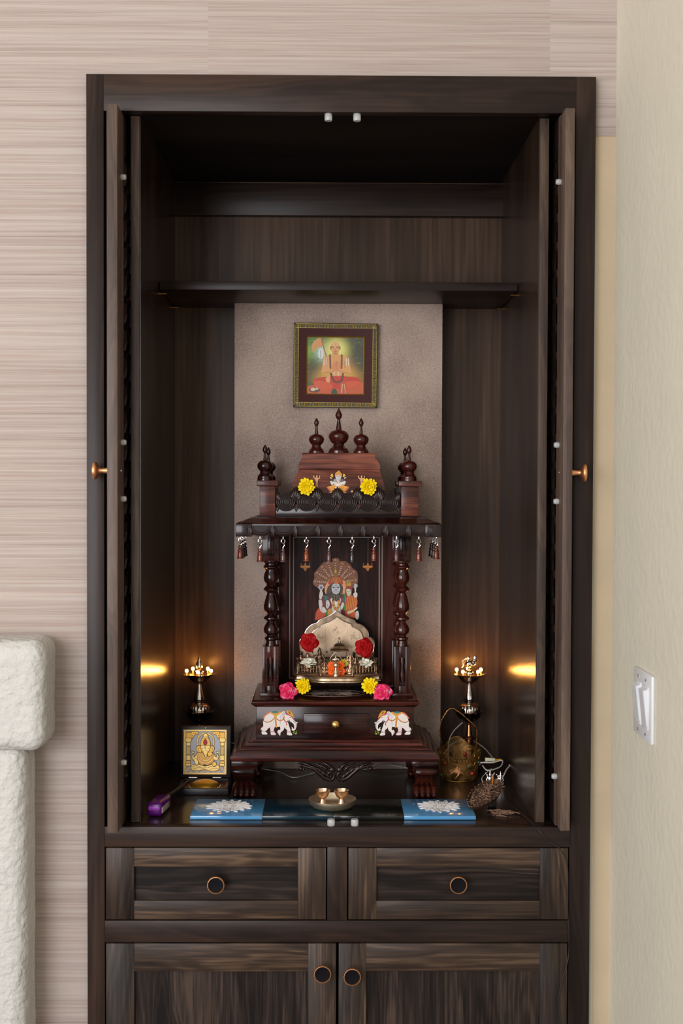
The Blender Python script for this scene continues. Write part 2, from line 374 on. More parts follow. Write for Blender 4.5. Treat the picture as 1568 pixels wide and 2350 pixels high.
# ------------------------------------------------------------------ the room
XL, XR = -.4365, .4712            # cabinet outer sides
ZT, ZFLOOR = 2.2249, .8798        # cabinet top, niche floor
XW, YW = .5118, .02               # right wall, back wall planes
IXL, IXR, IB = -.3464, .3770, .5303
WPY = IB-.075                     # wallpapered panel plane
zstep = AZ(1390, 312, YW)
b = MB()
b.box(-3, XL+.02, YW, YW+.1, 0, 2.9, mi=0); b.box(XL+.02, XW, YW, YW+.1, ZT-.02, 2.9, mi=0)
b.box(XR-.02, XW, YW, YW+.1, zstep, ZT-.02, mi=0)
b.box(XR-.02, XW, YW+.0015, YW+.1, 0, zstep, mi=1)
pts = [(XR+.001, 0.0), (XR+.006, 0.0)]
zz = [0, .4, .8, 1.0, 1.15, 1.25, 1.4, 1.6, 1.9, 2.1, zstep]; wz = [.008, .01, .009, .006, .003, .007, .004, .006, .008, .004, .003]
b.prism([(XR-.002, z) for z in zz]+[(XR+w_, z) for z, w_ in list(zip(zz, wz))[::-1]], YW, YW+.003, mi=2)
struct(b.build('wall_back', [GRASS, CREAM, CAULK], smooth=0))
struct(MB().box(XW, XW+.1, -4.2, YW+.1, 0, 2.9).build('wall_right', PLASTER, smooth=0))
b = MB(); b.box(-2.9, -2.8, -4.6, -3.7, 0, 2.9); b.box(-2.9, -2.8, -1.5, YW, 0, 2.9); b.box(-2.9, -2.8, -3.7, -1.5, 0, .85); b.box(-2.9, -2.8, -3.7, -1.5, 2.6, 2.9)
struct(b.build('wall_left', PLASTER, smooth=0))
struct(MB().box(-2.8, XW, -4.6, .66, -.05, 0).build('floor', mat('dark_walnut_floor', (74, 56, 44), rough=.5, var=.3), smooth=0))
struct(MB().box(-2.8, XW, -4.6, .66, 2.9, 3.0).build('ceiling', mat('white_ceiling_paint', (232, 230, 224), rough=.8), smooth=0))

# fireplace at the left, rounded white stucco
fx = AX(130, 1600, YW)
fp = thing('fireplace', 'white rough stucco fireplace surround with rounded mantel left of the cabinet', 'fireplace', (-1.2, YW-.07, 0))
STUC = mat('rough_white_stucco', (206, 204, 200), rough=.8, bump=1, bscale=75, bd=.006, var=.03, vscale=20)
def stucco(name, x0, x1, y0, y1, z0, z1, r):
    bm = bmesh.new(); bmesh.ops.create_cube(bm, size=1)
    for v in bm.verts: v.co = Vector(((x0+x1)/2+v.co.x*(x1-x0), (y0+y1)/2+v.co.y*(y1-y0), (z0+z1)/2+v.co.z*(z1-z0)))
    bmesh.ops.bevel(bm, geom=list(bm.edges), offset=r, segments=5, affect='EDGES', profile=.5)
    off = WL['fireplace']
    for v in bm.verts: v.co -= off
    me = bpy.data.meshes.new(name); bm.to_mesh(me); bm.free(); me.materials.append(STUC)
    me.polygons.foreach_set('use_smooth', [True]*len(me.polygons))
    o = bpy.data.objects.new(name, me); C.objects.link(o); o.parent = fp
    md = o.modifiers.new('voxels', 'REMESH'); md.mode = 'VOXEL'; md.voxel_size = .006; md.use_smooth_shade = True
    for sz, st in ((.09, .004), (.012, .0030)):
        t = bpy.data.textures.new('stucco', 'CLOUDS'); t.noise_scale = sz; t.noise_depth = 3
        d = o.modifiers.new('lumps', 'DISPLACE'); d.texture = t; d.strength = st; d.mid_level = .5; d.texture_coords = 'LOCAL'
    return o
zt_, zb_ = AZ(100, 1452, YW), AZ(100, 1724, -.085)
stucco('mantel', -1.5, fx+.004, -.10, YW-.004, zb_, zt_, .026)
stucco('column', -1.5, AX(79, 2000, YW)+.009, -.085, YW-.004, 0.01, zb_+.012, .03)

# light switch on the right wall
y0, y1, z0, z1 = -.282, -.167, 1.088, 1.197
ls = thing('light_switch', 'white double rocker light switch on the plain right wall', 'light switch', (XW, (y0+y1)/2, z0))
MB().box(XW-.006, XW, y0, y1, z0, z1, b=.0025).build('plate', WHITEP, ls)
for yc in (y0+.034, y1-.034):
    p = MB(); p.box(XW-.0075, XW-.004, yc-.0175, yc+.0175, z0+.02, z1-.02, b=.001)
    p.build('rocker_frame', WHITEP, ls)
    q = MB(); q.add([(XW-.007, yc-.0145, z0+.024), (XW-.007, yc+.0145, z0+.024), (XW-.007, yc+.0145, z1-.024), (XW-.007, yc-.0145, z1-.024),
                     (XW-.0145, yc-.0145, z1-.026), (XW-.0145, yc+.0145, z1-.026), (XW-.0085, yc+.0145, z0+.028), (XW-.0085, yc-.0145, z0+.028)],
                    [[0, 1, 2, 3], [0, 7, 6, 1], [7, 4, 5, 6], [3, 2, 5, 4], [0, 3, 4, 7], [1, 6, 5, 2]])
    q.build('rocker', WHITEP, ls)
    for zz_ in (z0+.011, z1-.011): MB().lathe([(.0028, 0), (.0028, .0008), (.0016, .0013)], n=12, M=Matrix.Translation((XW-.006, yc, zz_)) @ Matrix.Rotation(-PI/2, 4, 'Y')).build('screw', CHROME, ls)

# ------------------------------------------------------------------ the cabinet
cab = thing('built_in_cabinet', 'tall dark espresso wood cabinet with open shrine niche above drawers and doors', 'cabinet', ((XL+XR)/2, .02, 0))
def part(name, x0, x1, y0, y1, z0, z1, m, bv=.0012, parent=cab): return MB().box(x0, x1, y0, y1, z0, z1, b=bv).build(name, m, parent, smooth=30)
YB = .024
oxl, oxr = AX(239, 1100, 0), AX(1316, 1100, 0)          # inner edges of the stiles
zo = AZ(780, 257, 0)                                     # underside of the top rail
zr1, zr2 = AZ(770, 1944, 0), AZ(770, 2113, 0); zr3 = AZ(770, 2163, 0); zlow = .06
part('stile', XL, oxl, 0, YB, .0, ZT, WV, .0007); part('stile', oxr, XR, 0, YB, .0, ZT, WV, .0007)
part('rail', oxl, oxr, 0, YB, zo, ZT, WH, .0005); part('rail', oxl, oxr, 0, YB, zr1, ZFLOOR, WH); part('rail', oxl, oxr, 0, YB, zr3, zr2, WH)
part('rail', oxl, oxr, 0, YB, 0, zlow, WH)
mx0, mx1 = AX(751, 2030, 0), AX(797, 2030, 0); part('mullion', mx0, mx1, 0, YB, zr2, zr1, WV)
# interior
part('niche_floor', oxl-.02, oxr+.02, .0225, IB+.02, ZFLOOR-.02, ZFLOOR-.0005, WIH, 0)
part('niche_ceiling', oxl-.02, oxr+.02, YB, IB+.02, zo+.003, zo+.02, WIT, 0)
pt = .016; WPE = wood('espresso_wood_partition_edge', 'z', [(44, 35, 31), (66, 53, 46), (98, 80, 66)], rough=.45, gs=14, shift=7, spec=.3)
for sx, a in ((-1, IXL), (1, IXR)):
    part('partition', a, a+sx*pt, .03, IB, ZFLOOR, AZ(310, 263, .03)-.002, WPE, .001)
    part('side_panel', (oxl if sx < 0 else oxr), (oxl-.018 if sx < 0 else oxr+.018), YB, IB+.02, .0, zo+.02, WI, 0)
# smooth interior skins of the partitions
for sx, a in ((-1, IXL), (1, IXR)):
    part('inner_panel', a, a-sx*.0012, .034, IB, ZFLOOR, zo+.003, WI, 0)
part('back_board', oxl-.02, oxr+.02, IB, IB+.018, ZFLOOR-.02, zo+.02, WIB, 0)
part('back_rail', IXL, IXR, IB-.02, IB, AZ(780, 495, IB-.02), AZ(780, 421, IB-.02), WH, .001)
hz = 1.886; sy = .2734
bxl, bxr = AX(538, 1200, WPY), AX(1013.5, 1200, WPY)
part('wallpapered_panel', bxl, bxr, WPY, IB, ZFLOOR, hz, WEAVE, .0006)['label'] = 'boxed-out panel covered in taupe woven wallpaper'
part('shelf', IXL+.003, IXR-.003, sy, IB-.001, hz, hz+.0175, WH, .0008)
for x in (IXL+.001, IXR-.001):
    for y in (sy+.03, IB-.03):
        s_ = 1 if x < 0 else -1
        MB().tube([(x, y, hz-.003), (x+s_*.012, y, hz-.003)], .0025).build('shelf_pin', BRASS, cab)
# drawers and doors
def shaker(name, x0, x1, z0, z1, st, rt, rb, knob, knobr=.0155):
    g = .0022; y = .001
    b = MB(); x0 += g; x1 -= g; z0 += g; z1 -= g
    b.box(x0, x0+st, y, y+.02, z0, z1, b=.0007, mi=0); b.box(x1-st, x1, y, y+.02, z0, z1, b=.0007, mi=0)
    b.box(x0+st, x1-st, y, y+.02, z1-rt, z1, b=.0005, mi=1); b.box(x0+st, x1-st, y, y+.02, z0, z0+rb, b=.0005, mi=1)
    d = b.build(name, [WP, WPH], cab, smooth=30)
    MB().box(x0+st-.003, x1-st+.003, y+.008, y+.016, z0+rb-.003, z1-rt+.003).build('panel', WPD if 'drawer' in name else WPDV, d, smooth=0)
    MB().box(x0-g-.004, x1+g+.004, .022, .30, z0-.003, z1+.003).build('drawer_shade_block' if 'drawer' in name else 'cupboard_shade_block', mat('painted_shade_black', (9, 7, 6), rough=.9, spec=.1), d, smooth=0)  # solid near-black block, its colour standing in for shade behind the fronts
    k = make_knob(knob, d); return d
def make_knob(c, parent, M=None, prefix=''):
    R_ = M or Matrix.Rotation(PI/2, 4, 'X')
    Mx = Matrix.Translation(c) @ R_
    r = .0157
    kb = MB().lathe([(.0062, 0), (.0060, .0015), (.0050, .004), (.0042, .014), (.0055, .0175), (r*.8, .0205), (r*.97, .0225), (r, .0240), (r, .0262), (r*.96, .0276), (r*.91, .0277), (r*.86, .0262), (r*.85, .0240)], M=Mx, n=36).build('knob', COPPER, parent)
    MB().lathe([(r*.852, .0242), (r*.84, .0252), (r*.4, .0247), (0, .0245)], M=Mx, n=36).build('knob_face', BLACK, kb)
    return kb
S0 = S(0)
dl0, dl1 = AX(241, 2030, 0), mx0; dr1 = AX(1306.5, 2030, 0)
part('filler', dr1, oxr, .0008, YB, zlow, zr1, WV, 0)
shaker('drawer', oxl, mx0, zr2, zr1, 65*S0, 43*S0, 43*S0, (AX(495, 2033, -.02), .009, AZ(495, 2033, -.02)))
shaker('drawer', mx1, dr1, zr2, zr1, 65*S0, 43*S0, 43*S0, (AX(1053, 2033, -.02), .009, AZ(1053, 2033, -.02)))
xm = AX(774.5, 2250, 0)
shaker('cupboard_door', oxl, xm, zlow, zr3, 65*S0, 65*S0, 65*S0, (AX(740.5, 2234, -.02), .001, AZ(740, 2234, -.02)))
shaker('cupboard_door', xm, dr1, zlow, zr3, 64*S0, 65*S0, 65*S0, (AX(808.5, 2240, -.02), .001, AZ(808, 2240, -.02)))
# pocket doors, folded back into the sides, with carved lattice
YD = -.05
for sx in (-1, 1):
    if sx < 0: xa, xb = AX(245.5, 1100, YD), AX(270, 1100, YD); zt, zb = AZ(258, 238, YD), AZ(258, 1912, YD)
    else: xa, xb = AX(1292, 1100, YD), AX(1314, 1100, YD); zt, zb = AZ(1305, 248, YD), AZ(1300, 1907, YD)
    tz_, bz_ = zo-.004, ZFLOOR+.004
    b = MB(); sw = .065
    # front stile projects past the rails, the rest of the leaf runs back into the pocket
    b.box(xa, xb, YD, YD+.0492, zb, zt, b=.001, mi=0); b.box(xa, xb, YD+.0492, YD+sw, bz_, tz_, mi=0)
    b.box(xa, xb, .34, .40, bz_, tz_, mi=0); b.box(xa, xb, YD+sw, .34, tz_-.07, tz_, mi=1); b.box(xa, xb, YD+sw, .34, bz_, bz_+.07, mi=1)
    d = b.build('pocket_door', [wood('espresso_wood_door_edge', 'z', [(62, 48, 42), (88, 70, 60), (112, 92, 78)], rough=.5, gs=20, shift=4), WH], cab, smooth=30)
    xi = xb if sx < 0 else xa          # face towards the niche
    lat = MB(); z = bz_+.075; k = 0
    while z < tz_-.08:
        for q in range(5):
            yc = YD+sw+.03+q*.06
            lat.tube([((xa+xb)/2-sx*.0035+0, yc+.028*math.cos(a), z+.03*math.sin(a)) for a in np.linspace(0, 2*PI, 10)[:-1]], .0035, 5, closed=True)
        z += .05
    lat.build('lattice', WV, d)
    ys = -.028; kx = xa if sx < 0 else xb; zk = AZ(222, 1080, ys) if sx < 0 else AZ(1340, 1085, ys)
    make_knob((kx, ys, zk), d, Matrix.Rotation(sx*PI/2, 4, 'Y'))
    MB().sph((xi-sx*.002, ys, zk), .002, 8).build('screw_head', CHROME, d)
    for py in ((404, 1015, 1145, 1752) if sx < 0 else (415, 1021, 1151, 1784)):
        px = 278 if sx < 0 else 1286
        z = AZ(px, py, -.02)
        MB().lathe([(.0045, 0), (.0052, .002), (.0052, .006), (.0038, .009)], n=14, M=Matrix.Translation((xi, -.012, z)) @ Matrix.Rotation(-sx*PI/2, 4, 'Y')).build('bumper', ACRYL, d)
for px, py in ((754, 269), (819.5, 270), (760, 1886), (814, 1886)):
    up = py > 1000; y = .014 if up else .02; x = AX(px, py, y)
    if up: MB().lathe([(.0062, 0), (.0068, .001), (.0068, .0095), (.006, .0115)], n=16, M=Matrix.Translation((x, .010, ZFLOOR))).build('bumper', ACRYL, cab)
    else: MB().lathe([(.0062, 0), (.0068, -.001), (.0068, -.0105), (.006, -.0125)], n=16, M=Matrix.Translation((x, .012, zo))).build('bumper', ACRYL, cab)

# ------------------------------------------------------------------ the wooden shrine
shr = thing('wooden_shrine', 'polished rosewood home shrine with turned columns, drawer and paw feet inside the niche', 'shrine', (.012, .32, ZFLOOR))
CX = .0125
def P(name, mb, m, parent=shr, smooth=38): return mb.build(name, m, parent, smooth=smooth)
yB = .415                      # front of the back panel
zSlab = AZ(769, 1607, .237)
def W2(px0, px1, py, y): return AX(px0, py, y), AX(px1, py, y)
# box body with the drawer
x0, x1 = W2(588, 950, 1660, .248); bz0, bz1 = AZ(769, 1698, .248), AZ(769, 1621, .248)
BODY = (x0, x1)
P('plinth_box', MB().box(x0, x1, .248, .45, bz0, bz1, b=.001), RDH)
# top slab, rounded edge
a, c = W2(576, 963, 1612, .235); h = zSlab-bz1
P('slab', MB().loft([(x0-.001, x1+.001, .247, .45, bz1-.001), (a+.006, c-.006, .241, .45, bz1+h*.12), (a+.001, c-.001, .236, .45, bz1+h*.4), (a, c, .235, .45, bz1+h*.65), (a+.002, c-.002, .237, .45, bz1+h*.9), (a+.006, c-.006, .242, .45, zSlab)]), RDH, smooth=50)
# stepped base moulding
lv = []; bx0, bx1 = x0, x1
steps = [(0, 1697), (8, 1699), (8, 1702), (14, 1703), (18, 1705.5), (19, 1709), (19, 1712), (26, 1713), (30, 1715.5), (33, 1719), (33, 1721), (41, 1722), (45, 1725), (48, 1731), (49, 1735), (53, 1735.5), (54, 1740), (54, 1743), (51, 1747), (47, 1748)]
for o_, py in steps[::-1]:
    o_ = o_*.00086; y = .248-o_*.8
    lv.append((x0-o_*1.05, x1+o_*1.05, y, .45, AZ(769, py, y)))
P('base_moulding', MB().loft(lv), RH, smooth=32)
zb = lv[0][4]
# feet: block, cabriole and paw
xl0, xr0 = x0-.0485, x1+.0485
def foot(sx, yf, yb_):
    xc = xl0+.0275 if sx < 0 else xr0-.0275
    b = MB(); hz_ = AZ(769, 1761, yf)
    b.box(xc-.0265, xc+.0265, yf+.002, yb_, hz_, zb+.0005, b=.0012)
    # side profile swept across the width
    H_ = hz_-ZFLOOR
    prof = [(.001, 1), (-.006, .93), (-.009, .84), (-.007, .74), (.001, .60), (.008, .46), (.011, .34), (.009, .24), (.004, .14), (.002, 0)]
    back = [(.034, 1), (.033, .8), (.034, .6), (.036, .4), (.036, .2), (.034, 0)]
    def ring(t):
        f = np.interp(1-t, [1-p[1] for p in prof], [p[0] for p in prof]); g = np.interp(1-t, [1-p[1] for p in back], [p[0] for p in back])
        wo = np.interp(t, [0, .15, .34, .55, .8, 1], [.0245, .0235, .0190, .0210, .0265, .0262]); 
        return f, g, wo
    vs = []; fs = []; n = 12; m = 16
    for i in range(m+1):
        t = i/m; f, g, wo = ring(t); z = ZFLOOR+.001+H_*t
        for (ux, uy) in ((-1, 0), (-.85, -.12), (-.4, -.16), (.0, -.18), (.4, -.16), (.85, -.12), (1, 0), (1, 1), (-1, 1)):
            yy = yf+.006+f+(g-f)*max(uy, 0)+min(uy, 0)*.02; vs.append((xc+sx*.000+ux*wo*.92+sx*(.003 if t > .8 else 0), yy, z))
    k = 9
    for i in range(m):
        for j in range(k): fs.append([i*k+j, i*k+(j+1) % k, (i+1)*k+(j+1) % k, (i+1)*k+j])
    fs.append(list(range(k))[::-1]); fs.append([m*k+j for j in range(k)]); b.add(vs, fs)
    for j in range(4):
        xx = xc-.0168+j*.0112
        xt = xc-.0172+j*.0115
        b.tube(cr([(xc-.0126+j*.0084, yf+.012, ZFLOOR+.026), (xx, yf+.006, ZFLOOR+.020), (xt, yf-.003, ZFLOOR+.0135), (xt, yf-.009, ZFLOOR+.0065)], 3, False), [.0030, .0044, .0054, .0060, .0063, .0066, .0067, .0066, .0062, .0056], 10)
        b.sph((xt, yf-.0095, ZFLOOR+.0062), (.0058, .006, .0060), 10)
    P('leg', b, RDH, smooth=60)
foot(-1, .214, .26); foot(1, .214, .26); foot(-1, .395, .44); foot(1, .395, .44)
# carved apron with acanthus scrolls
b = MB(); yA = .232; s = S(yA); ax = AX(771, 1760, yA); az = AZ(771, 1748, yA)
def ap(dx, dy): return (ax+dx*s, yA, az-dy*s)
for sx in (-1, 1):
    def sp(cx, cy, r0, turns, a0, n=26): return [ap(sx*(cx+r0*(1-i/n*.8)*math.cos(a0+turns*2*PI*i/n)), cy+r0*(1-i/n*.8)*math.sin(a0+turns*2*PI*i/n)) for i in range(n+1)]
    b.tube(cr([ap(sx*88, 3), ap(sx*78, 8), ap(sx*66, 12), ap(sx*52, 16), ap(sx*40, 26), ap(sx*26, 38), ap(sx*14, 42)], 5, False), [.001+.0032*min(1, i/14) for i in range(31)], 8)
    b.tube(sp(13, 32, 11, 1.2, PI/2), [.0036-.0018*i/26 for i in range(27)], 8); b.tube(sp(80, 15, 8, -1.1, -PI/2), .0022, 8)
    b.sph(ap(sx*9, 19), (.0068, .004, .0072), 14); b.sph(ap(sx*80, 16), (.0048, .004, .0045), 12)
    for k, (dx, dy, l) in enumerate(((22, 30, 20), (30, 24, 24), (40, 17, 26), (52, 12, 22), (62, 8, 18), (28, 12, 18), (18, 8, 12))):
        b.tube(cr([ap(sx*(dx-8), dy+9), ap(sx*dx, dy), ap(sx*(dx+l*.5), dy-3), ap(sx*(dx+l), max(dy-8, 1))], 4, False), [.0028, .0034, .0038, .0036, .0034, .0032, .003, .0028, .0024, .002, .0016, .0012, .0006], 8)
b.prism([(ap(dx, 0)[0], ap(0, dy)[2]) for dx, dy in ((-86, -.5), (-80, 6), (-50, 12), (-34, 22), (-20, 34), (-8, 36), (0, 18), (8, 36), (20, 34), (34, 22), (50, 12), (80, 6), (86, -.5))], yA+.001, yA+.009)
P('carved_apron', b, EB, smooth=60)
# drawer in the plinth
dx0, dx1 = W2(697, 848, 1660, .248); dz0, dz1 = AZ(770, 1683, .248), AZ(770, 1637, .248)
dw = P('drawer', MB().box(dx0, dx1, .2445, .2485, dz0, dz1, b=.0012).box(dx0+.004, dx1-.004, .2432, .2446, dz0+.004, dz1-.004, b=.0006), RDH)
kx, kz = AX(770.5, 1662, .24), AZ(770, 1662, .24)
MB().lathe([(.0035, 0), (.003, .003), (.006, .005), (.0085, .009), (.0082, .012), (.005, .0146), (0, .0155)], M=Matrix.Translation((kx, .2436, kz)) @ Matrix.Rotation(PI/2, 4, 'X'), n=24).build('knob', mat('brass_knob', (206, 166, 96), rough=.25, metal=1), dw)

# columns
def colpart(xc, yc, yref, m):
    g = lambda py: AZ(769, py, yref)
    pr = [(17, 1287), (17.5, 1290), (14, 1294), (14, 1297), (17, 1300), (17.5, 1303), (13, 1307), (12.5, 1311), (15.5, 1318), (17, 1327), (15, 1336), (10.5, 1341), (9.5, 1345), (13, 1347), (16.5, 1352), (17.5, 1354.5), (13, 1358), (9.5, 1361), (9, 1365), (11.5, 1370), (14, 1380), (16.5, 1391), (16.5, 1398), (13.5, 1405), (9, 1409.5), (8.5, 1412), (12, 1414), (16.5, 1418), (17, 1421), (13, 1424), (9.5, 1427), (9, 1430), (13.5, 1436), (17, 1444), (15.5, 1453), (10, 1458), (9.5, 1461), (14, 1464), (14.5, 1467.5), (11, 1471), (11, 1475), (13, 1480), (13, 1484)]
    s = S(yref); return MB().lathe([(r*s, g(py)) for r, py in pr[::-1]], (xc, yc, 0), n=28)
yc = .295
for sx in (-1, 1):
    for back in (0, 1):
        yy = yc if not back else .395
        px = 621.5 if sx < 0 else 924
        xc = AX(px, 1400, yc-.01)
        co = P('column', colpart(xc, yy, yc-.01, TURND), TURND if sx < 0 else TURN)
        hw = .0165; yf = yy-hw; zt0 = AZ(769, 1288, yc-.018); zt1 = AZ(769, 1233, yc-.018); zp1 = AZ(769, 1484, yc-.018)
        MB().box(xc-hw, xc+hw, yf, yy+hw, zt0, zt1+.012, b=.001).box(xc-.006, xc+.006, yf-.0012, yf+.001, zt0+.012, zt1, b=.002).build('capital', RDH, co)
        b = MB(); b.box(xc-hw, xc-hw+.0105, yf, yy+hw, zSlab, zp1, b=.0008).box(xc+hw-.0105, xc+hw, yf, yy+hw, zSlab, zp1, b=.0008)
        b.box(xc-hw+.010, xc+hw-.010, yf, yy+hw, zp1-.024, zp1, b=.0006).box(xc-hw+.010, xc+hw-.010, yf, yy+hw, zSlab, zSlab+.022, b=.0006).box(xc-hw+.008, xc+hw-.008, yf+.007, yy+hw, zSlab, zp1-.01)
        b.lathe([(.0045, .03), (.006, .045), (.0035, .06), (.0055, .075), (.003, .085)], (xc, yf+.004, zSlab), n=12)
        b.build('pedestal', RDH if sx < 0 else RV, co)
        MB().box(xc-.0215, xc+.0215, yf-.005, yy+hw+.004, zSlab, zSlab+.008, b=.0015).build('foot_block', RDH, co)
# back panel with pale double inlay line
px0, px1 = W2(640, 908, 1400, yB); zr = AZ(769, 1226, yc-.02)
bp_ = P('back_panel', MB().box(px0, px1, yB, yB+.014, zSlab, zr+.01), RD, smooth=0)
b = MB(); yi = yB-.0003
def line(pa, pb, wd=1.3):
    xa, za = AX(*pa, yB), AZ(*pa, yB); xb, zb_ = AX(*pb, yB), AZ(*pb, yB); t = wd/2*S(yB)
    b.box(min(xa, xb)-t, max(xa, xb)+t, yi, yB+.001, min(za, zb_)-t, max(za, zb_)+t)
for X0, X1, Y0, Y1 in ((665, 877, 1200, 1556), (673.5, 870.5, 1233, 1548)):
    line((X0, Y0), (X0, Y1)); line((X1, Y0), (X1, Y1)); line((X0, Y1), (X1, Y1)); line((X0, Y0), (X1, Y0))
b.build('inlay', INLAY, bp_, smooth=0)
# ceiling board inside under the roof
rx0, rx1 = W2(541, 1013.5, 1215, .20)
# roof: fascia, sloping cornice, top
g = lambda py, y: AZ(777, py, y)
zf1, zf0 = g(1203, .20), g(1232, .20)
ux0, ux1 = W2(589, 966, 1184, .245)
P('roof', MB().loft([(rx0+.004, rx1-.004, .204, .45, g(1229, .204)), (rx0, rx1, .20, .45, g(1226, .20)), (rx0, rx1, .20, .45, zf1), (rx0+.003, rx1-.003, .203, .45, zf1+.0022), (rx0+.010, rx1-.010, .209, .45, zf1+.0028), (rx0+.024, rx1-.024, .222, .45, zf1+.010), (rx0+.034, rx1-.034, .233, .45, zf1+.0128), (ux0+.001, ux1-.001, .243, .45, zf1+.0130), (ux0+.001, ux1-.001, .243, .45, zf1+.0155)]), RDH, smooth=40)
# scalloped fascia
b = MB(); b.box(rx0, rx0+.032, .197, .202, zf0, zf1, b=.0008).box(rx1-.032, rx1, .197, .202, zf0, zf1, b=.0008)
n = 8; sx0, sx1 = AX(573, 1215, .2), AX(990, 1215, .2); wd = (sx1-sx0)/n
for i in range(n):
    cxx = sx0+wd*(i+.5); r = wd*.43; zc = zf1-.005
    b.prism([(cxx-r, zc+.002)]+[(cxx+r*math.cos(a), zc-.0165*math.sin(-a)) for a in np.linspace(PI, 2*PI, 14)]+[(cxx+r, zc+.002)], .1985, .202)
    b.tube([(cxx+r*math.cos(a), .198, zc+.0165*math.sin(a)) for a in np.linspace(PI, 2*PI, 15)], .0014, 6)
    b.tube([(cxx+(r-.004)*math.cos(a), .1982, zc+.0125*math.sin(a)) for a in np.linspace(PI, 2*PI, 15)], .0010, 6)
    for a in np.linspace(PI+.1, 2*PI-.1, 15): b.sph((cxx+(r+.0025)*math.cos(a), .1985, zc+.019*math.sin(a)), .0013, 6)
for i in range(n+1):
    cxx = sx0+wd*i
    for k in range(-2, 3): b.tube([(cxx+k*.0012, .1985, zf1-.003), (cxx+k*.0022, .1975, zf1-.012), (cxx+k*.0013, .1985, zf0+.002-abs(k)*.001)], [.0010, .0014, .0006], 6)
b.box(sx0, sx1, .1988, .202, zf1-.004, zf1, b=.0004); b.box(sx0, sx1, .2005, .202, zf1-.017, zf1)
P('scalloped_fascia', b, EB, smooth=60)
# corner posts, parapet, tower
zR = zf1+.0150
for sx in (-1, 1):
    for back in (0, 1):
        pa, pb = (596, 632) if sx < 0 else (921, 961)
        xa, xb = W2(pa, pb, 1150, .258); dy = .124 if back else 0
        if back: xa += .001*sx; xb += .001*sx
        za = g(1116, .256); zt_ = g(1103, .256)
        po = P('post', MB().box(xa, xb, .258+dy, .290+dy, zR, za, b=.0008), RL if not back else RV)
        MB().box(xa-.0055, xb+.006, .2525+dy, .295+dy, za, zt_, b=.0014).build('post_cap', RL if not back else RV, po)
def finial(xc, yc_, zb_, s, prof, m=TURN): return P('finial', MB().lathe([(r*s, z*s) for r, z in prof], (xc, yc_, zb_), n=28), m)
FB = [(23.5, 0), (23.5, 6), (21, 8), (22, 9), (20, 11), (15, 14), (12.5, 19), (13, 21), (12, 22), (16, 24), (20, 29), (23, 35), (23.7, 39), (23, 43), (20, 47), (15.5, 50.5), (13, 51.5), (10, 52), (7, 54), (5.5, 62), (4, 72), (3.4, 77), (4.2, 78.5), (6, 81), (7.8, 86), (7.6, 89), (5.5, 94), (2.5, 100), (0, 105)]
FS = [(17.5, 0), (17.5, 5), (15.5, 7), (16, 8), (13, 11), (10.5, 15), (10.5, 18), (10, 19), (13, 21), (16.5, 26), (18, 31), (17, 36), (13, 41), (9.5, 42.5), (6, 43), (4, 45), (3.2, 54), (2.5, 62), (3.5, 63), (5.6, 68), (5, 73), (2.5, 78), (0, 81)]
FC = [(18, 0), (18, 5), (17, 8), (17.5, 10), (14, 13), (11.5, 17), (12, 20), (11, 21), (14, 24), (17.5, 29), (18.3, 34), (17, 39), (13, 44), (9, 46), (6, 46.5), (4.3, 48), (3.2, 56), (2.5, 63), (3.5, 64.5), (6, 70), (5, 76), (2.5, 80), (0, 84)]
FR = [(r, z*.98) for r, z in FC]
zc_ = g(1103, .256)
for sx in (-1, 1):
    pa = 608.5 if sx < 0 else 939
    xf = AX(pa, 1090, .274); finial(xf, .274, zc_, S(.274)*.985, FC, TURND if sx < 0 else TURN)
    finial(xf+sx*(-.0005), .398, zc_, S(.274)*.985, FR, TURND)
# tower
yT = .285
def tl(px0, px1, py, y): return (AX(px0, py, y), AX(px1, py, y), y, .45-(y-yT)*.3, g(py, y))
lv = [tl(655, 893, 1152, .262), tl(671, 881, 1110, .272), tl(687, 871, 1077, .283)]
lv[0] = (lv[0][0], lv[0][1], lv[0][2], lv[0][3], zR)
P('tower', MB().loft(lv), RL, smooth=20)
mt = [(685, 872, 1076.5, .280), (684, 873, 1071, .279), (686, 871, 1064, .280), (691, 866, 1056, .283), (691, 866, 1054, .283), (693, 861, 1053.5, .286), (693, 861, 1049, .286), (693, 861, 1042, .286), (695, 859, 1039.5, .288)]
mv = [tl(*q) for q in mt]; P('tower_moulding', MB().loft([(m_[0], m_[1], m_[2], .44, m_[4]) for m_ in mv]), RL, smooth=35)
zt_ = mv[-1][4]
for px, pr, s_ in ((726.5, FS, 1), (777.5, FB, 1), (829, FS, 1)):
    yq = .32; finial(AX(px, 1030, yq), yq, zt_, S(yq)*(1.0), pr)
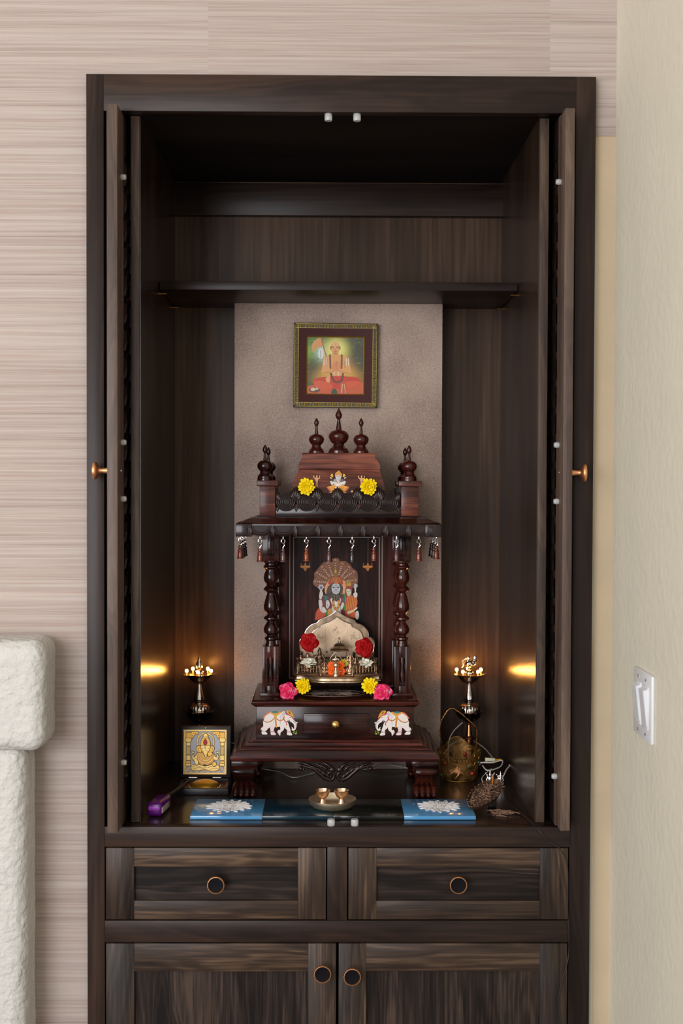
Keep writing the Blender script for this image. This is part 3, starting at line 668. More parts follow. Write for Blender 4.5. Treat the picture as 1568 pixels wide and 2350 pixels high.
# parapet of six rosettes with shell tops
b = MB(); xa, xb = W2(632, 921, 1150, .262); yP = .262; zl = g(1142, yP)
step_ = (AX(893, 1150, yP)-AX(656, 1150, yP))/5; xs = [AX(656, 1150, yP)+step_*i for i in range(6)]; zc = g(1152, yP); R_ = 21.5*S(yP)
b.box(xa, xb, yP, yP+.012, zR, g(1165, yP), b=.0006)
for i, xc in enumerate(xs):
    for rr, tr in ((.94, .085), (.74, .075), (.54, .08), (.33, .07)):
        b.tube([(xc+R_*rr*math.cos(a), yP-.003-.0012*(1-rr), zc+R_*rr*math.sin(a)) for a in np.linspace(0, 2*PI, 29)[:-1]], R_*tr, 8, closed=True)
    if 0: b.lathe([(0, .004), (R_*.18, .004), (R_*.2, .001), (R_*.3, .002), (R_*.36, .0055), (R_*.44, .002), (R_*.54, .003), (R_*.6, .0065), (R_*.7, .002), (R_*.8, .0035), (R_*.88, .007), (R_*.97, .003), (R_, 0), (R_, -.006)][::-1], M=Matrix.Translation((xc, yP+.002, zc)) @ Matrix.Rotation(PI/2, 4, 'X'), n=30)
    b.prism([(xc+R_*math.cos(a), zc+R_*math.sin(a)) for a in np.linspace(0, 2*PI, 29)[:-1]], yP-.002, yP+.010)
for i in range(7):
    xc = xs[0]+step_*(i-.5)
    xc = min(max(xc, xa+.004), xb-.004)
    for k in range(-3, 4):
        a = k*.30; L_ = (.0235 if i not in (0, 6) else .016)*(1-.05*abs(k)); bz = zc-.006
        if (i == 0 and k < 0) or (i == 6 and k > 0): continue
        b.tube([(xc+math.sin(a)*L_*t*(1-.25*t), yP-.001-.002*math.sin(PI*t), bz+.004+math.cos(a*.8)*L_*t*1.35) for t in (0, .3, .6, .85, 1)], [.0012, .0028, .0036, .0030, .0012], 8)
    b.tube([(xc-.004, yP, zc-.010), (xc, yP-.002, zc-.019), (xc+.004, yP, zc-.010)], .0016, 6)
P('carved_parapet', b, EB, smooth=60)
for sx in (-1, 1):
    xx = xa if sx < 0 else xb
    P('side_parapet', MB().prism([(0, zR), (.09, zR), (.09, zR+.055), (.075, zR+.03), (.045, zR+.022), (.015, zR+.03), (0, zR+.055)], -.0, .008, M=Matrix.Translation((xx+(.0 if sx < 0 else 0), .290, 0)) @ Matrix.Rotation(PI/2, 4, 'Z')), EB)

# hanging wooden bells
bells = []
BM_ = [mat('bell_wood_red', (112, 48, 34), rough=.25, coat=.5, var=.3), mat('bell_wood_plum', (84, 52, 52), rough=.3, coat=.5, var=.3), mat('bell_wood_dark', (44, 38, 40), rough=.3, coat=.5, var=.2), mat('bell_wood_orange', (130, 62, 30), rough=.25, coat=.5, var=.3)]
def bell(x, y, ztop, zbell, m, label, hook=0):
    t = thing('wooden_bell', label, 'bell', (x, y, ztop), 'small turned bells hanging under the shrine cornice')
    s = S(y); h = (31 if hook != 9 else 29)*s
    pr = [(7.6, 0), (8, 1.2), (7.8, 2.5), (6.4, 4), (6.4, 11), (6.0, 15), (5.2, 17.5), (6.2, 18.5), (6.2, 20), (4, 21.5), (3.8, 24), (5, 26), (4.6, 29), (2, 31), (0, 31.5)]
    MB().lathe([(r*s, z*s) for r, z in pr], (x, y, zbell-h), n=18).build('bell_body', m, t)
    L_ = ztop-zbell; c = MB(); r = .0009
    c.tube([(x, y, ztop), (x, y, ztop-L_*.25)], r, 6)
    c.tube([(x+.0036*math.cos(a), y, ztop-L_*.25-.0042+.0042*math.sin(a)) for a in np.linspace(0, 2*PI, 13)[:-1]], r, 6, closed=True)
    z2 = ztop-L_*.25-.0075
    c.tube([(x+.0012*math.cos(a), y+.0028*math.sin(a), z2-.003-.0001*i) for i, a in enumerate(np.linspace(0, 2*PI, 9)[:-1])], r, 6, closed=True)
    c.tube(cr([(x-.0008, y, z2), (x+.003, y, z2-.004), (x, y, z2-.0085), (x, y, zbell-.0005)], 4, False), r, 6)
    c.build('chain', CHROME, t)
col = [0, 1, 3, 1, 2, 0, 1, 0]; place = ['leftmost', 'second from the left', 'third from the left', 'fourth from the left', 'fourth from the right', 'third from the right', 'second from the right', 'rightmost']
cn = {0: 'red-brown', 1: 'plum-brown', 2: 'blackish', 3: 'orange-brown'}
for i, (px, tb) in enumerate(zip((597, 650, 703.5, 755.5, 808.5, 858.5, 910.5, 961.5), (1259, 1259, 1257, 1259, 1259, 1256, 1257, 1256))):
    yb = .2035; bell(AX(px, 1260, yb), yb, g(1230, yb), g(tb, yb), BM_[col[i]], f'{cn[col[i]]} turned wooden bell, {place[i]} of the eight along the cornice front')
for sx, lst in ((-1, ((553, .245, 1255), (561, .30, 1250), (568, .36, 1246))), (1, ((1001, .245, 1255), (993, .30, 1252), (985, .36, 1249)))):
    for k, (px, yb, tb) in enumerate(lst):
        bell(rx0+.006 if sx < 0 else rx1-.006, yb, g(1230, .203), g(1256, .203), BM_[0 if k == 0 else 2], f"dark wooden bell under the {'left' if sx < 0 else 'right'} side eave of the shrine, {('nearest', 'middle', 'farthest back')[k]} of three", 9)

# ---- painted decorations on the shrine
SHF = vcol('inlaid_painting', rough=.45)
# white elephants
def elephant(flip):
    A = Art(590, 1620, 14.25, (598, 1628, 688, 1690), 3.2)
    Wc, G, Y, O, Rr = (236, 226, 220), (60, 50, 70), (222, 158, 40), (226, 110, 70), (190, 60, 84)
    A.poly([(245, 420), (215, 400), (260, 330), (320, 260), (400, 200), (470, 200), (450, 260), (330, 330)], O)
    A.line([(235, 520), (250, 640), (210, 710), (160, 780)], Wc, 30, sm=True); A.poly([(150, 780), (180, 705), (240, 700), (220, 770)], Wc)
    A.poly([(240, 500), (300, 340), (460, 230), (620, 190), (830, 210), (960, 240), (980, 500), (880, 640), (760, 680), (600, 690), (430, 690), (250, 620)], Wc)
    A.poly([(250, 520), (470, 520), (450, 680), (390, 750), (310, 820), (180, 820), (230, 720)], Wc)
    A.poly([(175, 860), (200, 830), (310, 840), (370, 910), (340, 935), (200, 930)], Wc); A.line([(175, 830), (330, 825)], G, 14)
    A.poly([(440, 660), (600, 680), (580, 790), (610, 870), (655, 920), (620, 955), (490, 945), (470, 860), (460, 770)], (238, 214, 214)); A.line([(470, 850), (610, 850)], (160, 110, 150), 24)
    A.poly([(780, 500), (960, 480), (930, 700), (890, 800), (810, 870), (790, 965), (760, 960), (690, 850), (740, 780), (790, 770)], Wc); A.line([(700, 840), (760, 930)], G, 8)
    A.poly([(930, 560), (1030, 520), (1090, 680), (1125, 780), (1140, 860), (1185, 930), (1160, 965), (1020, 950), (1010, 860), (1010, 790), (940, 720)], Wc); A.line([(1000, 850), (1140, 855)], (140, 110, 140), 20)
    A.poly([(830, 230), (870, 175), (960, 190), (1010, 280), (1100, 300), (1200, 400), (1260, 480), (1320, 560), (1320, 700), (1270, 790), (1210, 815), (1160, 780), (1170, 740), (1240, 740), (1240, 640), (1200, 570), (1120, 520), (1060, 470), (1000, 510), (950, 480), (930, 400), (850, 330)], Wc)
    A.poly([(1150, 690), (1180, 690), (1220, 740), (1200, 760)], Wc); A.poly([(1280, 510), (1370, 550), (1300, 572)], Wc); A.poly([(1050, 450), (1085, 520), (1070, 520), (1045, 480)], Wc, sm=False)
    A.line([(1065, 450), (1110, 510)], G, 12); A.line([(1210, 490), (1300, 560)], G, 14); A.line([(1300, 590), (1300, 740)], (120, 110, 130), 10)
    A.ell(900, 260, 50, 60, (200, 190, 195)); A.line([(820, 260), (870, 350)], G, 8); A.line([(780, 300), (800, 420), (780, 620)], (150, 140, 150), 10, sm=True); A.ell(1115, 375, 18, 14, (50, 50, 90))
    A.poly([(450, 200), (600, 185), (800, 190), (830, 215), (760, 270), (680, 330), (660, 400), (600, 400), (590, 320), (500, 260)], Y); A.ell(620, 205, 110, 32, (20, 120, 124))
    A.line([(270, 500), (360, 535), (480, 500), (570, 430), (600, 370)], (206, 130, 50), 34, sm=True); A.line([(650, 400), (720, 460), (800, 480), (880, 440), (920, 350)], (206, 130, 50), 34, sm=True)
    A.line([(630, 400), (645, 540), (660, 690)], (220, 146, 40), 54); A.beads([(640, 440), (650, 560), (655, 680)], (150, 80, 40), 14, 45)
    A.beads([(270, 500), (360, 535), (480, 500), (570, 430)], (140, 70, 40), 9, 36); A.beads([(660, 400), (740, 465), (820, 475), (900, 420)], (140, 70, 40), 9, 36); A.beads([(480, 220), (600, 275), (760, 220)], (190, 80, 60), 10, 40)
    A.line([(900, 370), (920, 460), (1000, 560), (990, 620)], Rr, 30, sm=True)
    A.poly([(940, 180), (1000, 240), (1090, 260), (1180, 350), (1260, 450), (1220, 450), (1120, 330), (1010, 300), (960, 260)], Rr); A.poly([(980, 170), (1040, 140), (1110, 160), (1180, 230), (1235, 350), (1240, 400), (1150, 320), (1040, 260)], (224, 160, 40)); A.ell(1090, 220, 60, 26, (150, 90, 30), rot=.8)
    random.seed(3)
    for k in range(14): a = random.random()*6.28; A.ell(1280+55*math.cos(a), 860+50*math.sin(a), 26, 14, random.choice([(110, 150, 30), (70, 120, 30), (150, 180, 50)]), rot=a)
    A.ell(1275, 850, 20, 20, (30, 70, 20))
    if flip: A.c = A.c[:, ::-1]; A.a = A.a[:, ::-1]
    cx = 641 if not flip else 902
    y = .2474; hw = 46*S(y)*.98; xx = AX(cx, 1660, y); zz0, zz1 = AZ(642, 1690, y), AZ(642, 1628, y)
    A.mesh('elephant_painting', [SHF], y, shr, rect=(xx-hw, xx+hw, zz0, zz1))
elephant(False); elephant(True)
# seated elephant-headed deity with lamps on the tower (tilted front face)
A = Art(720, 1060, 13.07, (718, 1078, 838, 1146), 3)
for lx in (95, 1440):
    A.poly([(lx-90, 480), (lx+110, 490), (lx+50, 530), (lx+30, 620), (lx+35, 700), (lx+30, 810), (lx-50, 815), (lx-45, 700), (lx-30, 620), (lx-60, 530)], (226, 164, 118)); A.ell(lx, 445, 24, 44, (232, 172, 110)); A.ell(lx+85, 450, 14, 38, (236, 180, 130)); A.ell(lx-90, 450, 18, 44, (236, 180, 130))
    for k in range(5): A.line([(lx-40, 680+k*30), (lx+30, 650+k*30)], (140, 90, 60), 8)
A.ell(745, 400, 105, 110, (226, 190, 120)); A.ell(745, 400, 85, 92, (200, 120, 50))
A.poly([(690, 330), (750, 255), (820, 330), (800, 410), (690, 410)], (214, 144, 46))
for sx in (-1, 1):
    cxx = 730
    A.poly([(cxx+sx*170, 540), (cxx+sx*260, 470), (cxx+sx*190, 470), (cxx+sx*180, 560), (cxx+sx*130, 640), (cxx+sx*180, 700), (cxx+sx*240, 600)], (214, 214, 206)); A.poly([(cxx+sx*170, 460), (cxx+sx*230, 410), (cxx+sx*170, 350), (cxx+sx*140, 440)], (226, 180, 50))
    A.poly([(cxx, 740), (cxx+sx*100, 690), (cxx+sx*220, 720), (cxx+sx*320, 760), (cxx+sx*240, 860), (cxx+sx*160, 930), (cxx+sx*100, 840)], (232, 160, 50))
    A.poly([(cxx+sx*260, 800), (cxx+sx*320, 740), (cxx+sx*330, 780), (cxx+sx*180, 940), (cxx+sx*140, 930)], (216, 110, 64)); A.poly([(cxx+sx*130, 905), (cxx+sx*260, 900), (cxx+sx*270, 930), (cxx+sx*150, 940)], (214, 150, 90))
    for k in range(4): A.line([(cxx+sx*(180+k*25), 900-k*30), (cxx+sx*(250+k*22), 790-k*12)], (176, 80, 50), 7)
    for k in range(4): A.line([(cxx+sx*(100+k*26), 740), (cxx+sx*(110+k*26), 800)], (190, 110, 30), 6)
A.ell(735, 620, 150, 120, (222, 214, 204)); A.ell(650, 560, 60, 50, (150, 170, 165)); A.ell(830, 560, 60, 50, (90, 110, 130))
A.ell(740, 470, 85, 70, (206, 204, 202)); A.poly([(700, 470), (790, 470), (770, 580), (730, 640), (700, 600)], (196, 196, 198)); A.line([(700, 440), (780, 440)], (80, 70, 70), 10)
A.line([(660, 520), (690, 600), (740, 660), (800, 580), (810, 520)], (200, 90, 90), 16, sm=True); A.ell(735, 690, 100, 42, (236, 226, 214)); A.line([(620, 650), (700, 740), (830, 690)], (200, 90, 70), 10, sm=True)
A.ell(700, 780, 60, 26, (240, 224, 214))
A.poly([(1110, 890), (1160, 850), (1210, 900), (1160, 930)], (226, 164, 110)); A.blur(1)
# follow the slope of the tower's front
(l0, l1, l2) = lv_t = [tl(655, 893, 1152, .262), tl(671, 881, 1110, .272), tl(687, 871, 1077, .283)]
zA, zB_ = AZ(778, 1146, .266), AZ(778, 1078, .281)
A.mesh('deity_painting', [SHF], .2618+(.272-.262)*((zA-zR)/(l1[4]-zR)) - .0004, shr, rect=(AX(718, 1110, .27), AX(838, 1110, .27), zA, zB_), tilt=(.272-.262)/(l1[4]-zR))
# deity painting behind the throne
A = Art(700, 1270, 11.2, (716, 1276, 828, 1426), 3)
hood = [(200, 740), (240, 620), (230, 520), (290, 440), (380, 330), (480, 230), (600, 200), (700, 190), (700, 140), (800, 110), (880, 140), (900, 190), (1040, 200), (1160, 280), (1230, 380), (1330, 450), (1360, 560), (1350, 780), (1200, 900), (400, 900), (320, 880), (230, 820)]
A.poly(hood, (120, 72, 44))
random.seed(5)
for k, (tx, ty) in enumerate(((260, 720), (310, 500), (440, 350), (590, 240), (780, 170), (960, 260), (1130, 350), (1250, 470), (1300, 680))):
    bx_, by_ = 790+(tx-790)*.35, 760+(ty-760)*.3
    A.ell(tx+(790-tx)*.12, ty+(760-ty)*.12, 82, 92, (146, 88, 56)); A.ell(tx+(790-tx)*.14, ty+(760-ty)*.14, 50, 60, (104, 56, 36)); A.line([(tx, ty), (bx_, by_)], (176, 116, 84), 56); A.line([(tx, ty), (bx_, by_)], (96, 50, 34), 38)
    A.beads([(tx, ty), (bx_, by_)], (226, 190, 150), 15, 46, sm=True); A.ell(tx, ty, 26, 22, (206, 130, 80))
for k in range(150):
    x, y = random.uniform(230, 1340), random.uniform(150, 850); a = random.uniform(0, 3.1); A.line([(x, y), (x+26*math.cos(a), y+26*math.sin(a))], random.choice([(70, 40, 26), (160, 104, 66), (90, 56, 34)]), 5, al=.6)
A.a[~A.inside(cr(hood, 5))] = 0
for rect in (((500, 930), (560, 1010)),): pass
A.poly([(505, 900), (560, 770), (640, 700), (640, 1000), (530, 1040)], (232, 160, 110)); A.poly([(960, 700), (1040, 760), (1060, 1000), (1000, 1060), (940, 1000)], (232, 160, 110))
# body garments
A.poly([(440, 1120), (480, 1060), (640, 1100), (900, 1080), (1060, 1080), (1160, 1140), (1100, 1500), (1000, 1700), (500, 1700), (420, 1500), (450, 1300)], (116, 34, 40))
A.poly([(660, 1160), (920, 1160), (900, 1350), (940, 1700), (660, 1700), (700, 1350)], (226, 214, 204)); A.poly([(510, 1090), (560, 1070), (580, 1150), (540, 1260), (500, 1190)], (10, 110, 110)); A.poly([(980, 1160), (1050, 1130), (1050, 1230), (990, 1240)], (10, 116, 116)); A.poly([(1000, 1040), (1040, 1040), (1060, 1120), (1010, 1130)], (50, 130, 50))
A.poly([(1000, 1330), (1050, 1300), (1060, 1450), (1010, 1460)], (60, 140, 40)); A.poly([(500, 1540), (600, 1440), (620, 1560), (540, 1600)], (60, 130, 40)); A.poly([(300, 1480), (380, 1400), (430, 1500), (520, 1540), (480, 1640), (280, 1720), (270, 1620)], (206, 76, 26)); A.poly([(600, 1440), (700, 1440), (720, 1640), (600, 1640)], (210, 150, 70))
A.poly([(1060, 1460), (1280, 1480), (1310, 1560), (1280, 1660), (1060, 1600)], (214, 90, 36))
# left arms
Wc = (224, 214, 208); G = (50, 44, 48)
A.poly([(390, 960), (425, 900), (450, 980), (470, 1050), (440, 1130), (420, 1180), (370, 1160), (370, 1050)], Wc, out=G, ow=5); A.line([(360, 1195), (430, 1195)], (130, 80, 20), 36)
A.poly([(358, 1210), (435, 1210), (450, 1330), (430, 1440), (540, 1500), (480, 1535), (400, 1470), (360, 1340)], Wc); A.poly([(430, 1420), (470, 1370), (530, 1420), (560, 1500), (470, 1530)], Wc, out=G, ow=5)
A.poly([(540, 1260), (570, 1200), (620, 1220), (640, 1320), (600, 1410), (550, 1400)], Wc, out=G, ow=6); A.line([(575, 1290), (590, 1380)], G, 8); A.line([(555, 1240), (620, 1240)], G, 8)
for k in range(6): a = k*PI/3; A.ell(415+50*math.cos(a), 870+50*math.sin(a), 26, 26, (200, 196, 206))
A.ell(415, 880, 36, 36, (110, 100, 130))
A.poly([(930, 1320), (970, 1250), (1010, 1300), (980, 1400), (940, 1460), (910, 1400)], Wc, out=G, ow=6)
# garland
A.line([(730, 1200), (740, 1340), (810, 1440), (870, 1340), (880, 1190)], (120, 50, 20), 60, sm=True); A.beads([(730, 1200), (740, 1340), (810, 1440), (870, 1340), (880, 1190)], (234, 176, 50), 25, 38, alt=(206, 120, 30))
A.poly([(770, 1210), (840, 1210), (830, 1340), (800, 1360)], (232, 224, 214))
# beard, mane, face, crown
A.poly([(620, 830), (700, 780), (900, 780), (970, 850), (975, 960), (940, 1080), (880, 1160), (820, 1240), (760, 1200), (680, 1140), (560, 1060), (560, 960), (590, 860)], (72, 58, 46))
for k in range(70):
    a = random.uniform(-1.3, 1.3); r0, r1 = 120, random.uniform(200, 320); cx_, cy_ = 785, 950
    A.line([(cx_+r0*math.sin(a), cy_+r0*math.cos(a)*.8), (cx_+r1*math.sin(a)*.75, cy_+r1*math.cos(a)*.85)], random.choice([(30, 24, 20), (120, 104, 84), (54, 44, 36)]), 8)
A.poly([(690, 850), (740, 780), (850, 775), (900, 850), (900, 950), (850, 1030), (790, 1045), (720, 1010), (690, 930)], (206, 206, 212))
for ex in (740, 855): A.ell(ex, 878, 30, 17, (50, 50, 60)); A.line([(ex-45, 850), (ex, 832), (ex+40, 850)], G, 9, sm=True)
A.line([(770, 800), (800, 840), (830, 790)], G, 9); A.line([(785, 870), (770, 950), (830, 950), (815, 870)], (130, 130, 140), 8); A.line([(730, 980), (790, 1000), (860, 980)], G, 13, sm=True); A.line([(740, 1000), (800, 1020), (850, 1000)], (230, 228, 230), 12); A.line([(770, 940), (830, 940)], G, 12)
A.poly([(620, 790), (620, 680), (690, 590), (900, 590), (970, 680), (960, 800), (880, 760), (720, 760)], (170, 76, 24))
for k in range(13): x = 650+k*24; A.line([(x, 740-abs(k-6)*3), (700+k*15, 620)], (222, 160, 40) if k % 2 else (140, 50, 26), 11)
A.line([(690, 600), (890, 600)], (140, 30, 40), 30); A.poly([(740, 590), (750, 430), (780, 370), (820, 430), (840, 590)], (150, 96, 30)); A.ell(785, 460, 26, 44, (200, 170, 40)); A.ell(785, 520, 30, 20, (90, 110, 30)); A.ell(630, 760, 34, 44, (190, 60, 26)); A.ell(950, 760, 34, 44, (190, 60, 26)); A.poly([(760, 740), (800, 690), (840, 740), (800, 790)], (220, 100, 40))
# consort
A.poly([(1040, 930), (1100, 820), (1190, 830), (1220, 940), (1200, 1030), (1240, 1100), (1060, 1100)], (150, 44, 26)); A.poly([(1070, 830), (1090, 700), (1130, 680), (1190, 820)], (206, 150, 40)); A.ell(1120, 740, 30, 34, (120, 140, 30))
A.poly([(1060, 940), (1110, 910), (1170, 930), (1190, 1020), (1140, 1100), (1090, 1070)], (214, 208, 186)); A.line([(1080, 975), (1110, 985)], G, 9); A.line([(1140, 970), (1170, 978)], G, 9); A.line([(1110, 1045), (1150, 1045)], (150, 60, 50), 9)
A.poly([(1060, 1130), (1180, 1080), (1250, 1110), (1340, 1160), (1340, 1340), (1200, 1500), (1060, 1460), (1030, 1260)], (206, 100, 30))
for k in range(12): A.line([(1080+k*22, 1130), (1040+k*22, 1440)], (230, 170, 50) if k % 2 else (160, 40, 24), 9)
A.poly([(1240, 1040), (1290, 1000), (1350, 1020), (1340, 1130), (1270, 1130)], Wc, out=G, ow=5); A.poly([(1270, 800), (1320, 800), (1310, 1000), (1280, 1000)], Wc); A.ell(1310, 830, 50, 46, (206, 200, 200)); A.line([(1290, 830), (1330, 830), (1370, 820)], G, 8)
A.poly([(1340, 1370), (1340, 1430), (1200, 1520), (1110, 1560), (1100, 1500), (1240, 1450)], (226, 216, 180)); A.poly([(1310, 1500), (1370, 1480), (1395, 1600), (1360, 1700), (1300, 1660)], (220, 214, 206), out=G, ow=6); A.line([(1340, 1520), (1350, 1640)], G, 7)
A.blur(1)
A.mesh('deity_painting', [SHF], yB-.0006, shr)
# small painted hanging lamps
for px in (700.5, 844):
    A = Art(px-20, 1230, 10, (px-14, 1230, px+14, 1312), 3)
    A.beads([(210, 0), (205, 620)], (206, 130, 30), 10, 22, alt=(150, 80, 24), sm=False)
    A.poly([(90, 690), (200, 670), (320, 690), (300, 730), (240, 750), (230, 790), (205, 810), (180, 790), (160, 750), (100, 730)], (190, 110, 22))
    A.poly([(190, 620), (220, 620), (225, 680), (185, 680)], (190, 110, 22)); A.ell(110, 650, 10, 34, (206, 80, 24)); A.ell(300, 650, 10, 34, (206, 80, 24)); A.line([(110, 705), (300, 705)], (232, 170, 60), 9)
    A.mesh('lamp_painting', [SHF], yB-.0006, shr)
# pale lotus inlay on the slab under the throne
b = MB(); lx, ly = AX(762, 1588, .33), .318
for k in range(16):
    a = 2*PI*k/16; r1, r2 = .012, .034 if k % 2 else .042
    p = [(lx+1.35*(r1+(r2-r1)*t)*math.cos(a+s_*.14*math.sin(PI*t)), ly+.8*(r1+(r2-r1)*t)*math.sin(a+s_*.14*math.sin(PI*t)), zSlab+.0003) for s_, ts in ((1, np.linspace(0, 1, 7)), (-1, np.linspace(1, 0, 7)[1:-1])) for t in ts]
    b.tube(p, .0004, 4, closed=True)
b.tube([(lx+1.35*.05*math.cos(a), ly+.8*.05*math.sin(a), zSlab+.0002) for a in np.linspace(0, 2*PI, 40)[:-1]], .0003, 4, closed=True)
b.tube([(lx+1.35*.01*math.cos(a), ly+.8*.01*math.sin(a), zSlab+.0003) for a in np.linspace(0, 2*PI, 20)[:-1]], .0005, 4, closed=True)
P('lotus_inlay', b, INLAY)

# ------------------------------------------------------------------ framed picture
pf = thing('framed_picture', 'square framed devotional picture with gold patterned border hanging on the woven wallpaper', 'picture', (AX(770, 838, WPY), WPY-.01, AZ(770, 935, WPY)))
yF = WPY-.016; fx0, fx1 = AX(674, 838, yF), AX(866, 838, yF); fz0, fz1 = AZ(770, 935, yF), AZ(770, 742, yF); cxp, czp = (fx0+fx1)/2, (fz0+fz1)/2; hw_, hh_ = (fx1-fx0)/2, (fz1-fz0)/2
TR = Matrix.Translation((cxp, 0, czp)) @ Matrix.Rotation(math.radians(.5), 4, 'Y') @ Matrix.Translation((-cxp, 0, -czp))
def ring(b, h0, h1, y0, y1, mi=0, v=None):
    v = v or 0; o = (hw_-h0, hh_-h0); i = (hw_-h1, hh_-h1)
    pts = [(sx*o[0]+cxp, y0, sz*o[1]+czp) for sx, sz in ((-1, -1), (1, -1), (1, 1), (-1, 1))]+[(sx*i[0]+cxp, y1, sz*i[1]+czp) for sx, sz in ((-1, -1), (1, -1), (1, 1), (-1, 1))]
    pts += [(p[0], WPY-.0002, p[2]) for p in pts]
    fs = []
    for k in range(4): n_ = (k+1) % 4; fs += [[k, n_, 4+n_, 4+k], [8+k, 8+n_, n_, k], [4+k, 4+n_, 12+n_, 12+k], [12+k, 12+n_, 8+n_, 8+k]]
    b.add(pts, fs, mi, TR)
b = MB(); ring(b, 0, .0013, yF-.001, yF); ring(b, .0013, .0105, yF, yF+.0005, 0); b.build('outer_frame', mat('black_frame_lacquer', (22, 16, 14), rough=.35), pf, smooth=20)
GP = mat('gilt_pattern', (226, 200, 104), rough=.3, metal=.7)
b = MB(); n = 17
for side in range(4):
    for k in range(n):
        t = -1+2*(k+.5)/n; L_ = (hw_ if side % 2 == 0 else hh_)-.004; q = t*L_; off = .0058
        if side == 0: c = (cxp+q, czp-hh_+off)
        elif side == 1: c = (cxp+hw_-off, czp+q)
        elif side == 2: c = (cxp+q, czp+hh_-off)
        else: c = (cxp-hw_+off, czp+q)
        hor = side % 2 == 0
        def T_(u, v): return (c[0]+(u if hor else v), yF-.0002, c[1]+(v if hor else u))
        b.tube([T_(.0022*math.cos(a), .0008+.0024*math.sin(a)) for a in np.linspace(-.6, PI+.6, 8)], .00055, 5, M=TR)
        b.sph(T_(0, .001), .0009, 6, M=TR); b.sph(T_(0, -.0025), .0008, 6, M=TR); b.sph(T_(-.002, -.002), .0007, 5, M=TR); b.sph(T_(.002, -.002), .0007, 5, M=TR)
        b.tube([T_(L_/n, -.0036), T_(L_/n, .0036)], .0009, 5, M=TR)
        b.tube([T_(-L_/n, .0042), T_(L_/n, .0042)], .0003, 4, M=TR); b.tube([T_(-L_/n, -.0042), T_(L_/n, -.0042)], .0003, 4, M=TR)
b.build('gilt_border', GP, pf)
b = MB(); ring(b, .0105, .027, yF+.0005, yF+.0028); b.build('wooden_mount', mat('maroon_frame', (70, 28, 28), rough=.5, spec=.2), pf, smooth=20)
b = MB(); ring(b, .027, .0285, yF+.0020, yF+.0035); ring(b, .0288, .030, yF+.0050, yF+.0056); b.build('gold_fillet', mat('gold_fillet', (196, 160, 70), rough=.3, metal=.8), pf, smooth=20)
A = Art(650, 730, 6.533, (703.5, 772, 838.5, 904), 2.6, base=(74, 80, 58))
z = 6.533
def q(x, y): return (x, y)
A.soft(420, 500, 240, 200, (140, 180, 70)); A.soft(560, 500, 110, 170, (190, 224, 224)); A.soft(500, 330, 180, 60, (90, 150, 60)); A.soft(400, 800, 160, 300, (74, 66, 40), .8)
A.soft(1150, 500, 200, 330, (74, 76, 62), .9); A.soft(1150, 850, 140, 200, (90, 60, 40), .7)
random.seed(11)
for k in range(500):
    x, y = random.uniform(350, 1230), random.uniform(280, 1100); 
    if 650 < x < 1000: continue
    A.soft(x, y, random.uniform(8, 30), random.uniform(4, 14), random.choice([(60, 80, 40), (120, 150, 70), (50, 50, 40), (100, 80, 50), (150, 170, 110)]), .35)
A.soft(800, 470, 230, 230, (240, 236, 120), 1, 1.6); A.soft(800, 450, 120, 130, (250, 246, 190), .6)
A.soft(820, 900, 420, 220, (232, 176, 70), .8, 2); A.soft(830, 760, 300, 260, (240, 180, 90), .5, 2)
A.poly([(420, 390), (480, 310), (560, 290), (590, 400), (520, 430), (440, 500)], (222, 160, 100)); A.line([(565, 285), (620, 480), (670, 640), (720, 780)], (190, 90, 50), 16)
A.ell(560, 520, 40, 80, (226, 236, 236)); A.line([(560, 470), (556, 580)], (180, 150, 130), 12)
sk, sd = (230, 168, 104), (196, 120, 66)
A.poly([(340, 1130), (1230, 1130), (1230, 980), (1130, 960), (400, 1010)], (206, 96, 60))
A.poly([(450, 930), (520, 890), (700, 870), (830, 840), (960, 870), (1130, 880), (1190, 950), (1130, 1020), (1000, 1060), (820, 1060), (600, 1080), (470, 1020)], (206, 70, 44))
A.poly([(460, 950), (560, 940), (720, 980), (740, 1050), (600, 1080), (480, 1030)], (222, 96, 60)); A.poly([(940, 960), (1100, 940), (1180, 960), (1100, 1030), (980, 1050)], (222, 96, 60))
A.poly([(660, 560), (720, 540), (880, 540), (950, 550), (1000, 620), (1030, 760), (1020, 820), (920, 820), (900, 860), (740, 860), (720, 800), (620, 830), (575, 800), (590, 680), (610, 590)], sk)
A.poly([(575, 780), (600, 840), (740, 790), (820, 740), (800, 700), (700, 740)], sk); A.poly([(1040, 780), (1000, 840), (880, 790), (800, 740), (820, 700), (930, 740)], sk); A.line([(590, 820), (740, 800), (800, 770)], sd, 8); A.line([(1020, 830), (880, 800), (810, 770)], sd, 8)
A.line([(660, 600), (655, 720)], sd, 8); A.line([(935, 640), (940, 740)], sd, 8)
A.poly([(720, 740), (790, 620), (830, 620), (880, 740), (820, 780), (780, 780)], (226, 150, 96)); A.line([(805, 640), (808, 760)], sd, 7)
A.line([(790, 500), (790, 590)], sk, 100); A.ell(787, 432, 74, 96, (232, 172, 112)); A.ell(716, 435, 12, 30, sd); A.ell(860, 435, 12, 30, sd); A.ell(787, 395, 66, 56, (238, 184, 124))
A.line([(725, 430), (765, 432)], (110, 70, 50), 9); A.line([(805, 432), (848, 430)], (110, 70, 50), 9); A.line([(728, 415), (765, 412)], (120, 80, 60), 6); A.line([(806, 412), (845, 415)], (120, 80, 60), 6)
A.line([(785, 365), (785, 410)], (240, 90, 50), 6); A.line([(772, 360), (774, 408)], (250, 236, 220), 6); A.line([(800, 360), (798, 408)], (250, 236, 220), 6); A.line([(785, 440), (778, 465), (796, 466)], sd, 7); A.line([(765, 490), (790, 495), (812, 488)], (170, 70, 50), 9); A.soft(787, 520, 50, 14, (150, 90, 60), .6)
